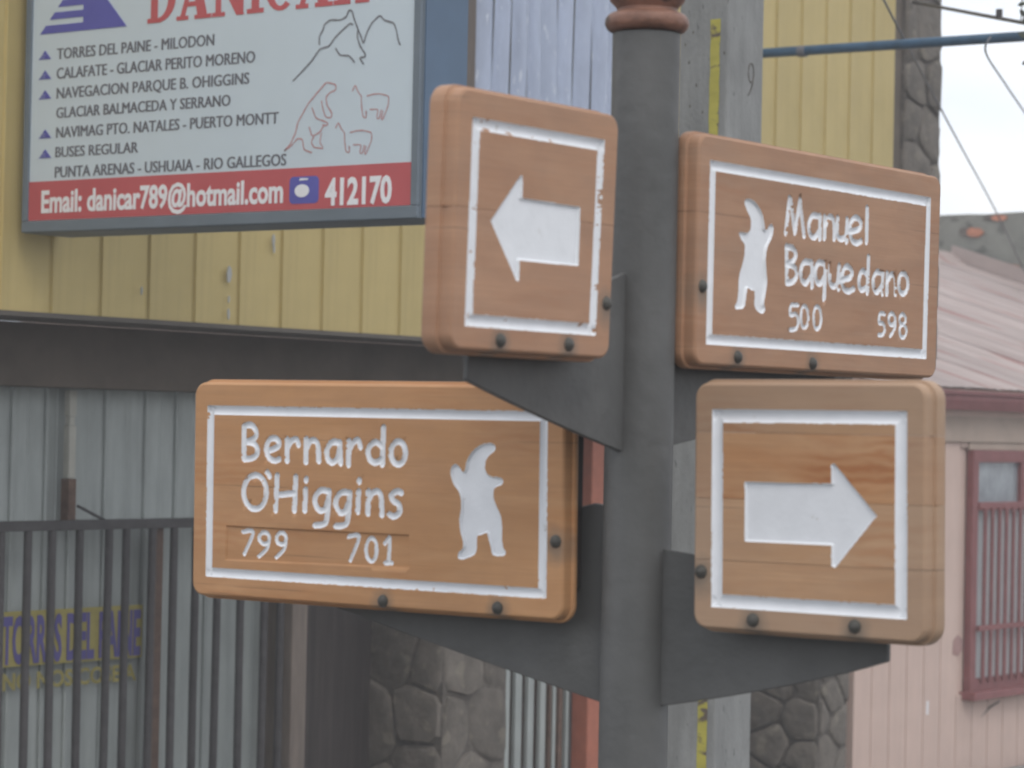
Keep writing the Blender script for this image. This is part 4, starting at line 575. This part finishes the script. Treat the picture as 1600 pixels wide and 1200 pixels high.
def ribbon(lines, r, name, material, parent):
    m = MB()
    for l in lines:
        P = [Vector((a, b)) for a, b in l]; Q_ = [P[0]]
        for a, b in zip(P[:-1], P[1:]):
            n = max(1, int((b - a).length / .008))
            for i in range(1, n + 1): Q_.append(a.lerp(b, i / n))
        S_ = Q_[:]
        for _ in range(1): S_ = [S_[0]] + [(S_[i - 1] + S_[i] * 2 + S_[i + 1]) / 4 for i in range(1, len(S_) - 1)] + [S_[-1]]
        vs = []
        for i, p in enumerate(S_):
            t = (S_[min(i + 1, len(S_) - 1)] - S_[max(i - 1, 0)]); t = t.normalized() if t.length > 1e-6 else Vector((1, 0)); nn = Vector((-t.y, t.x)) * r * random.uniform(.75, 1.2)
            vs += [(p.x + nn.x, .0012, p.y + nn.y), (p.x - nn.x, .0012, p.y - nn.y)]
        m.add(vs, [(2 * i, 2 * i + 1, 2 * i + 3, 2 * i + 2) for i in range(len(S_) - 1)])
    return m.build(name, material, parent)
ribbon(MOUNTAIN, .0036, 'mountain_drawing', mat('print_thin_grey', (.19, .19, .21), .5, var=.1), sg)
ribbon(SLOTH, .0027, 'giant_sloth_drawing', M['pline'], sg)
for g in GUANACO: ribbon(g, .0024, 'guanaco_drawing', M['pline'], sg)
# bracket from the wall at the upper left of the box
br = MB().box(3.9, SX + .14, 6.40, 6.49, 5.015, 5.09, .004)
MB().box(-6.50, -6.42, .10, .2, 4.92, 5.0, .004).build('wall_bracket', M['lintel'], sg)
tag(br.build('wall_cleat', M['lintel']), 'weathered grey timber rail on the yellow wall left of the travel sign', 'rail')

# ------------------------------------------------------------------ street-sign pole with its steel brackets
pole = root('sign_pole', (0, 0, .13), 0, 'round dark grey steel pole with brown turned collar carrying four wooden signs', 'sign post')
z0 = .13
MB().lathe([(.0, 0), (.13, 0), (.13, .03), (.075, .06), (.07, .35), (.0535, .38), (.0535, 3.095), (0, 3.095)], 64).build('shaft', M['pole'], pole, 30)
def ringp(r, z, a, n=14): return [(r + a * math.cos(t), z + a * 1.0 * math.sin(t)) for t in [-math.pi / 2 + math.pi * i / n for i in range(n + 1)]]
prof = [(.045, H + .628 - z0)] + ringp(.0505, H + .6425 - z0, .0155) + [(.048, H + .660 - z0), (.0475, H + .664 - z0), (.050, H + .668 - z0), (.058, H + .676 - z0), (.062, H + .690 - z0), (.060, H + .71 - z0), (.045, H + .74 - z0), (.02, H + .77 - z0), (0, H + .775 - z0)]
MB().lathe(prof, 64).build('turned_collar', M['collar'], pole, 35)
# brackets: profile in (u, z) relative to eye height, plate thickness in n
def plate(prof, th, name):
    m = MB(); m.prism([(u, z + H - z0) for u, z in prof], -.005, .005)
    bm = bmesh.new(); me0 = m.mesh('t'); bm.from_mesh(me0); bmesh.ops.bevel(bm, geom=bm.edges[:], offset=.0015, segments=1, affect='EDGES'); bm.to_mesh(me0); bm.free()
    o = obj(name, me0, M['pole'], pole); o.rotation_euler = (0, 0, th)
def curve_pts(a, b, c, n=8): return [((1 - t) ** 2 * a[0] + 2 * t * (1 - t) * b[0] + t * t * c[0], (1 - t) ** 2 * a[1] + 2 * t * (1 - t) * b[1] + t * t * c[1]) for t in [i / n for i in range(n + 1)]]
up = [(-.449, .135), (-.449, .072)] + curve_pts((-.444, .070), (-.26, .018), (-.052, -.028)) + curve_pts((.052, -.022), (.42, .03), (.60, .075)) + [(.60, .135), (.30, .16), (.12, .22), (.05, .25), (-.05, .25), (-.14, .22), (-.25, .16)]
plate(up, 0, 'upper_bracket')
THL = R(TH_L - TH_U)
lo = [(-.62, -.27), (-.62, -.300)] + curve_pts((-.615, -.302), (-.34, -.365), (-.052, -.424)) + curve_pts((.052, -.420), (.31, -.372), (.449, -.325)) + [(.449, -.26), (.25, -.24), (.13, -.185), (.045, -.176), (.0, -.17), (-.04, -.115), (-.079, -.110), (-.14, -.125), (-.25, -.24)]
plate(lo, THL, 'lower_bracket')
for th_, a_, b_, c_, d_, n_ in ((THL, -.82, -.10, -.245, .03, .0405), (THL, .19, .50, -.275, -.20, .0225), (0, -.53, -.24, .125, .20, .0245), (0, .09, .56, .125, .20, .0325)):
    sp = MB().box(a_, b_, -n_, -.0055, H + c_ - z0, H + d_ - z0, .003).build('backing_block', M['dark'], pole); sp.rotation_euler = (0, 0, th_)

# ------------------------------------------------------------------ carved wooden street signs
CELL = .0010
def inset_quad(q, dl, dt, db, dr):
    (x0, z0), (x1, z1), (x2, z2), (x3, z3) = q   # TL TR BR BL
    return [(x0 - dl, z0 + dt), (x1 + dr, z1 + dt), (x2 + dr, z2 - db), (x3 - dl, z3 - db)]
def seg_d(PX, PZ, a, b):
    ax, az = a; bx_, bz = b; dx, dz = bx_ - ax, bz - az; l2 = dx * dx + dz * dz + 1e-12
    t = np.clip(((PX - ax) * dx + (PZ - az) * dz) / l2, 0, 1); return np.hypot(PX - ax - t * dx, PZ - az - t * dz)
def in_poly(PX, PZ, poly):
    c = np.zeros(PX.shape, bool); n = len(poly)
    for i in range(n):
        x1, y1 = poly[i]; x2, y2 = poly[(i + 1) % n]
        cond = ((y1 > PZ) != (y2 > PZ)) & (PX < (x2 - x1) * (PZ - y1) / (y2 - y1 + 1e-12) + x1); c ^= cond
    return c
def smooth_poly(P, k=2):
    for _ in range(k):
        Q_ = []
        for i in range(len(P)):
            a, b = P[i], P[(i + 1) % len(P)]; Q_ += [(.8 * a[0] + .2 * b[0], .8 * a[1] + .2 * b[1]), (.2 * a[0] + .8 * b[0], .2 * a[1] + .8 * b[1])]
        P = Q_
    return P
def vnoise(shape, step, seed):
    r = np.random.default_rng(seed); h, w_ = shape; g = r.random((int(h / step) + 3, int(w_ / step) + 3))
    yi = np.arange(h) / step; xi = np.arange(w_) / step; y0 = yi.astype(int); x0 = xi.astype(int); fy = (yi - y0)[:, None]; fx = (xi - x0)[None]
    fy = fy * fy * (3 - 2 * fy); fx = fx * fx * (3 - 2 * fx)
    return (g[y0][:, x0] * (1 - fy) * (1 - fx) + g[y0 + 1][:, x0] * fy * (1 - fx) + g[y0][:, x0 + 1] * (1 - fy) * fx + g[y0 + 1][:, x0 + 1] * fy * fx) * 2 - 1
def make_sign(key, th, name, label, cat, woods, fw_, chip, fig_name, lr=.0052, dr=.0036, seed=1, fig_smooth=2, T=.052, mr=.038, gap=.0003, inner=None):
    S = SIGNS[key]; NF = .075
    fq = [(a / 1000, b / 1000) for a, b in S['frame']]
    oq = inset_quad(fq, .038, .046, .039, mr)
    cx = sum(p[0] for p in oq) / 4; cz = min(p[1] for p in oq)
    org = Vector((cx * math.cos(th) + (NF - T) * math.sin(th), cx * math.sin(th) - (NF - T) * math.cos(th), H + cz))
    rt = root(name, org, th, label, cat)
    loc = lambda p: (p[0] - cx, p[1] - cz)
    oq = [loc(p) for p in oq]; fq = [loc(p) for p in fq]
    # local: x, z as here; y: back 0, front -T
    bolts = [loc((a / 1000, b / 1000)) for a, b in S['bolts']]
    INS = .024
    iq = [(oq[0][0] + INS, oq[0][1] - INS), (oq[1][0] - INS, oq[1][1] - INS), (oq[2][0] - INS, oq[2][1] + INS), (oq[3][0] + INS, oq[3][1] + INS)]
    nx = int((iq[1][0] - iq[0][0]) / CELL) // 8 * 8; nz = int((iq[0][1] - iq[3][1]) / CELL) // 8 * 8
    A, B = np.meshgrid(np.linspace(0, 1, nx + 1), np.linspace(0, 1, nz + 1))   # B: 0 bottom .. 1 top
    bl = lambda i: (1 - B) * ((1 - A) * iq[3][i] + A * iq[2][i]) + B * ((1 - A) * iq[0][i] + A * iq[1][i])
    PX, PZ = bl(0), bl(1)
    Hh = np.zeros(PX.shape); ID = np.zeros(PX.shape, int)
    nA = vnoise(PX.shape, 3, seed) * .55 + vnoise(PX.shape, 9, seed + 1) * .45
    nB = vnoise(PX.shape, 26, seed + 2) * .6 + vnoise(PX.shape, 7, seed + 3) * .4
    names = {}
    cid = 0
    if 'recess' in S:
        rp = [loc((a / 1000, b / 1000)) for a, b in S['recess']]; ins = in_poly(PX, PZ, rp)
        d = np.min([seg_d(PX, PZ, rp[i], rp[(i + 1) % 4]) for i in range(4)], 0); Hh = np.where(ins, -np.clip(d / .0008, 0, 1) * .0032, Hh)
    # frame groove, one id per rail
    for i in range(4):
        a, b = fq[i], fq[(i + 1) % 4]; c_ = (sum(p[0] for p in fq) / 4, sum(p[1] for p in fq) / 4)
        hw = fw_ / 2
        sgn = lambda p: (p[0] + (hw if p[0] < c_[0] else -hw), p[1] + (hw if p[1] < c_[1] else -hw))
        a, b = sgn(a), sgn(b)
        # square cut in from the ends: use max-norm at the corners
        d = seg_d(PX, PZ, a, b); dd = d
        ex = np.maximum(np.maximum(np.minimum(a[0], b[0]) - PX, PX - np.maximum(a[0], b[0])), np.maximum(np.minimum(a[1], b[1]) - PZ, PZ - np.maximum(a[1], b[1])))
        hor = abs(a[0] - b[0]) > abs(a[1] - b[1])
        line = np.abs((PX - a[0]) * (b[1] - a[1]) - (PZ - a[1]) * (b[0] - a[0])) / math.hypot(b[0] - a[0], b[1] - a[1])
        along = (PX - a[0]) * (b[0] - a[0]) + (PZ - a[1]) * (b[1] - a[1]); ln = math.hypot(b[0] - a[0], b[1] - a[1]); along = along / ln
        dd = np.maximum(line, np.maximum(-along, along - ln))
        h = np.where(dd < hw, -.0062 * np.clip(1 - (line / hw) ** 2, 0, 1) ** .6, 0)
        Hh = np.minimum(Hh, h)
        e = dd - hw + nA * (.0008 if key == 'UL' else .0003)
        paint = e < 0
        if chip: paint &= ~((nB + nA * .35 > chip) & (dd > hw * .35) & (dd < hw * 1.3))
        cid += 1; names[cid] = ('carved_border', 1); ID[(ID == 0) & paint] = cid
    # merge the four rails in one part
    ID[(ID > 0)] = 1; cid = 1
    if 'figure' in S:
        fp = smooth_poly([loc((a / 1000, b / 1000)) for a, b in S['figure']], fig_smooth)
        ins = in_poly(PX, PZ, fp); d = np.full(PX.shape, 9.0)
        x0, x1 = min(p[0] for p in fp) - .01, max(p[0] for p in fp) + .01; z0_, z1_ = min(p[1] for p in fp) - .01, max(p[1] for p in fp) + .01
        mk = (PX > x0) & (PX < x1) & (PZ > z0_) & (PZ < z1_); ii = np.where(mk)
        d[ii] = np.min([seg_d(PX[ii], PZ[ii], fp[i], fp[(i + 1) % len(fp)]) for i in range(len(fp))], 0)
        Hh = np.where(ins, np.minimum(Hh, -np.clip(d / .0016, 0, 1) * .0042 + nA * .0001), Hh)
        cid += 1; names[cid] = (fig_name, 1); ID[(ins | (d < .0004 + nA * .0004)) & (ID == 0)] = cid
    for lst, rr, nm in ((S.get('letters', []), lr, 'letter'), (S.get('digits', []), dr, 'numeral')):
        for ch, strokes in lst:
            cid += 1; names[cid] = (nm, 1); dmin = np.full(PX.shape, 9.0)
            for st in strokes:
                P = [loc((a / 1000, b / 1000)) for a, b in st]
                if len(P) > 2:   # soften the polyline
                    Q_ = []
                    for i in range(len(P) - 1):
                        q0, q1, q2, q3 = [Vector(P[max(0, min(len(P) - 1, i + dk))]) for dk in (-1, 0, 1, 2)]
                        for u in (0, .25, .5, .75): Q_.append(.5 * ((2 * q1) + (q2 - q0) * u + (2 * q0 - 5 * q1 + 4 * q2 - q3) * u * u + (3 * q1 - q0 - 3 * q2 + q3) * u ** 3))
                    P = [(v.x, v.y) for v in Q_] + [P[-1]]
                xs_ = [p[0] for p in P]; zs_ = [p[1] for p in P]
                mk = (PX > min(xs_) - .012) & (PX < max(xs_) + .012) & (PZ > min(zs_) - .012) & (PZ < max(zs_) + .012); ii = np.where(mk)
                v = np.min([seg_d(PX[ii], PZ[ii], P[i], P[i + 1]) for i in range(len(P) - 1)], 0)
                dmin[ii] = np.minimum(dmin[ii], v)
            base_h = Hh
            h = np.where(dmin < rr, -.0048 * np.sqrt(np.clip(1 - (dmin / rr) ** 2, 0, 1)) * (1 if nm == 'letter' else .7), 0)
            Hh = np.where(dmin < rr, np.minimum(Hh, h - (.0032 if (nm == 'numeral' and 'recess' in S) else 0)), Hh)
            pt = dmin < rr * .98 + nA * .0006
            if key == 'MB': pt &= ~((nB > .50) & (dmin > rr * .62))
            elif nm == 'letter': pt &= ~((nB > .62) & (dmin > rr * .6))
            ID[pt & (ID == 0)] = cid
    Hh += nB * .00012
    # cell ids from the vertex ids
    CI = np.maximum(np.maximum(ID[:-1, :-1], ID[1:, 1:]), np.maximum(ID[:-1, 1:], ID[1:, :-1])); same = (ID[:-1, :-1] > 0).astype(int) + (ID[1:, 1:] > 0) + (ID[:-1, 1:] > 0) + (ID[1:, :-1] > 0)
    CI = np.where(same >= 2, CI, 0)
    flat = (np.abs(Hh) < .0004)
    co = np.stack([PX, -T + -Hh * 1.0, PZ], -1).reshape(-1, 3)
    vid = np.arange((nx + 1) * (nz + 1)).reshape(nz + 1, nx + 1)
    blk = 8; faces0 = []
    used = np.zeros(CI.shape, bool)
    for bi in range(0, nz, blk):
        for bj in range(0, nx, blk):
            if not CI[bi:bi + blk, bj:bj + blk].any() and flat[bi:bi + blk + 1, bj:bj + blk + 1].all():
                used[bi:bi + blk, bj:bj + blk] = True
                faces0.append((vid[bi, bj], vid[bi, bj + blk], vid[bi + blk, bj + blk], vid[bi + blk, bj]))
    co2 = co.copy(); fl = flat.reshape(-1) & (ID.reshape(-1) == 0); co2[fl, 1] = -T
    def cells(mask): 
        i, j = np.where(mask); return np.stack([vid[i, j], vid[i, j + 1], vid[i + 1, j + 1], vid[i + 1, j]], 1)
    def submesh(nm, F, smooth=True):
        u, inv = np.unique(F.reshape(-1), return_inverse=True); me = bpy.data.meshes.new(nm)
        me.vertices.add(len(u)); me.vertices.foreach_set('co', co2[u].astype(np.float32).ravel()); n = len(F)
        me.loops.add(n * 4); me.loops.foreach_set('vertex_index', inv.astype(np.int32).ravel()); me.polygons.add(n)
        me.polygons.foreach_set('loop_start', np.arange(0, n * 4, 4, dtype=np.int32)); me.polygons.foreach_set('loop_total', np.full(n, 4, np.int32))
        me.update(calc_edges=True)
        me.polygons.foreach_set('use_smooth', np.ones(n, bool)); return me
    for k, (nm, _) in names.items():
        F = cells(CI == k) if k != 1 else cells(CI == 1)
        if len(F): obj(nm, submesh(nm, F), M['white'], rt)
    woodF = np.concatenate([np.array(faces0), cells((CI == 0) & ~used)])
    me = submesh('front', woodF)
    bm = bmesh.new(); bm.from_mesh(me)
    # rim: lofted rounded outline
    def rq(inset, rad, n=7):
        P = []; ctr = [(oq[0][0] + inset, oq[0][1] - inset), (oq[1][0] - inset, oq[1][1] - inset), (oq[2][0] - inset, oq[2][1] + inset), (oq[3][0] + inset, oq[3][1] + inset)]
        for (px, pz), a0, sx, sz in ((ctr[1], 0, -1, -1), (ctr[0], 90, 1, -1), (ctr[3], 180, 1, 1), (ctr[2], 270, -1, 1)):
            cx_, cz_ = px + sx * rad, pz + sz * rad
            for i in range(n + 1): t = R(a0 + 90 * i / n); P.append((cx_ + rad * math.cos(t), cz_ + rad * math.sin(t)))
        return P
    prof = [(.004, 0, .025), (.001, -.003, .028), (0, -.006, .029), (0, -T + .024, .029), (.0005, -T + .0225, .0285), (.0045, -T + .0215, .0245), (.0052, -T + .0205, .0238), (.0055, -T + .0055, .0235), (.0062, -T + .003, .0228), (.0078, -T + .001, .0212), (.0100, -T, .019)]
    rings = []
    for ins_, y, rad in prof: rings.append([bm.verts.new((px, y, pz)) for px, pz in rq(ins_, rad)])
    n = len(rings[0])
    for a, b in zip(rings[:-1], rings[1:]):
        for i in range(n):
            f = bm.faces.new((a[i], a[(i + 1) % n], b[(i + 1) % n], b[i])); f.smooth = True
    bm.faces.new(rings[0][::-1])
    cv = [bm.verts.new((px, -T, pz)) for px, pz in (iq[1], iq[0], iq[3], iq[2])]
    last = rings[-1]; q = n // 4
    for c in range(4):
        for i in range(q - 1): bm.faces.new((last[c * q + i], last[c * q + i + 1], cv[c]))
        bm.faces.new((last[c * q + q - 1], last[((c + 1) * q) % n], cv[(c + 1) % 4], cv[c]))
    for f in bm.faces:
        if abs(f.normal.y) < .001: pass
    bm.normal_update()
    # rim faces outward
    full = bpy.data.meshes.new('board'); bm.to_mesh(full); bm.free()
    seams = sorted(loc((0, z / 1000))[1] for z in S['seams'])
    zb = [-1] + seams + [9]
    g = gap
    for k in range(len(zb) - 1):
        b2 = bmesh.new(); b2.from_mesh(full)
        if zb[k] > -1: bmesh.ops.bisect_plane(b2, geom=b2.verts[:] + b2.edges[:] + b2.faces[:], plane_co=(0, 0, zb[k] + g), plane_no=(0, 0, 1), clear_inner=True)
        if zb[k + 1] < 9: bmesh.ops.bisect_plane(b2, geom=b2.verts[:] + b2.edges[:] + b2.faces[:], plane_co=(0, 0, zb[k + 1] - g), plane_no=(0, 0, 1), clear_outer=True)
        for zc in (zb[k] + g, zb[k + 1] - g):
            if -.9 < zc < 8:
                vv = [b2.verts.new(p) for p in ((oq[3][0] + .008, 0, zc), (oq[2][0] - .008, 0, zc), (oq[2][0] - .008, -T + .012, zc), (oq[3][0] + .008, -T + .012, zc))]; b2.faces.new(vv)
        for f in b2.faces:
            if f.calc_area() > 1e-12 and all(abs(v.co.y + T) < .0001 for v in f.verts) and f.normal.y > 0: f.normal_flip()
        for e in b2.edges:
            if len(e.link_faces) == 2 and e.calc_face_angle(0) > R(32) and any(v.co.y > -T + .0002 and v.co.y > -T + .001 for v in e.verts) and min(min(abs(v.co.x - oq[0][0]), abs(v.co.x - oq[1][0]), abs(v.co.z - oq[0][1]), abs(v.co.z - oq[3][1])) for v in e.verts) < .02: e.smooth = False
        me = bpy.data.meshes.new('plank'); b2.to_mesh(me); b2.free()
        for e in me.edges: pass
        wm = woods[k % len(woods)]
        obj('plank' if len(zb) > 2 else 'board', me, wood(name + '_timber', *wm[:2], bolts=bolts, grey=wm[2], knots=wm[3], inner=([*(fq[3]), *(fq[1])] if inner else None), seed=seed * 3.7 + k * 5.3), rt)
    for (bx_, bz) in bolts:
        o = MB().lathe([(0, .0075), (.004, .0070), (.0078, .0048), (.0100, .0018), (.0108, -.001), (.0108, -.004)], 24).build('bolt', M['bolt'], rt, True, (bx_, -T, bz)); o.rotation_euler = (math.pi / 2, 0, 0)
    return rt
PK = ((.50, .265, .165), (.40, .20, .125))
make_sign('UL', 0.0, 'wooden_arrow_sign', 'square carved wooden sign with white arrow pointing left', 'street sign',
    [((.49, .28, .17), (.42, .23, .135), .16, .25), ((.48, .275, .165), (.44, .24, .14), .18, .25)], 0.0165, .58, 'arrow_symbol', seed=2, fig_smooth=0, T=.050, mr=.044)
make_sign('MB', 0.0, 'wooden_street_name_sign', 'long carved wooden sign reading Manuel Baquedano 500 598 with white figure', 'street sign',
    [((.48, .275, .165), (.395, .215, .125), .22, .45)], .0155, .93, 'upright_animal_figure', lr=.0052, dr=.0037, seed=5, T=.042, mr=.045)
make_sign('LR', THL, 'wooden_arrow_sign', 'square carved wooden sign with white arrow pointing right, made of four planks', 'street sign',
    [((.57, .345, .195), (.47, .26, .135), .15, .6), ((.58, .36, .21), (.50, .285, .15), .12, .5), ((.53, .265, .12), (.60, .35, .185), .06, 1.0), ((.54, .325, .185), (.47, .27, .14), .18, .6)], .0185, 0, 'arrow_symbol', seed=9, fig_smooth=0, T=.052, mr=.036, inner=True)
make_sign('BO', THL, 'wooden_street_name_sign', "long orange wooden sign reading Bernardo O'Higgins 799 701 with white figure", 'street sign',
    [((.585, .32, .155), (.49, .25, .11), .06, .5), ((.575, .31, .15), (.52, .27, .12), .08, .4)], 0.0145, .70, 'upright_animal_figure', seed=13, T=.034, mr=.038, gap=.00005)
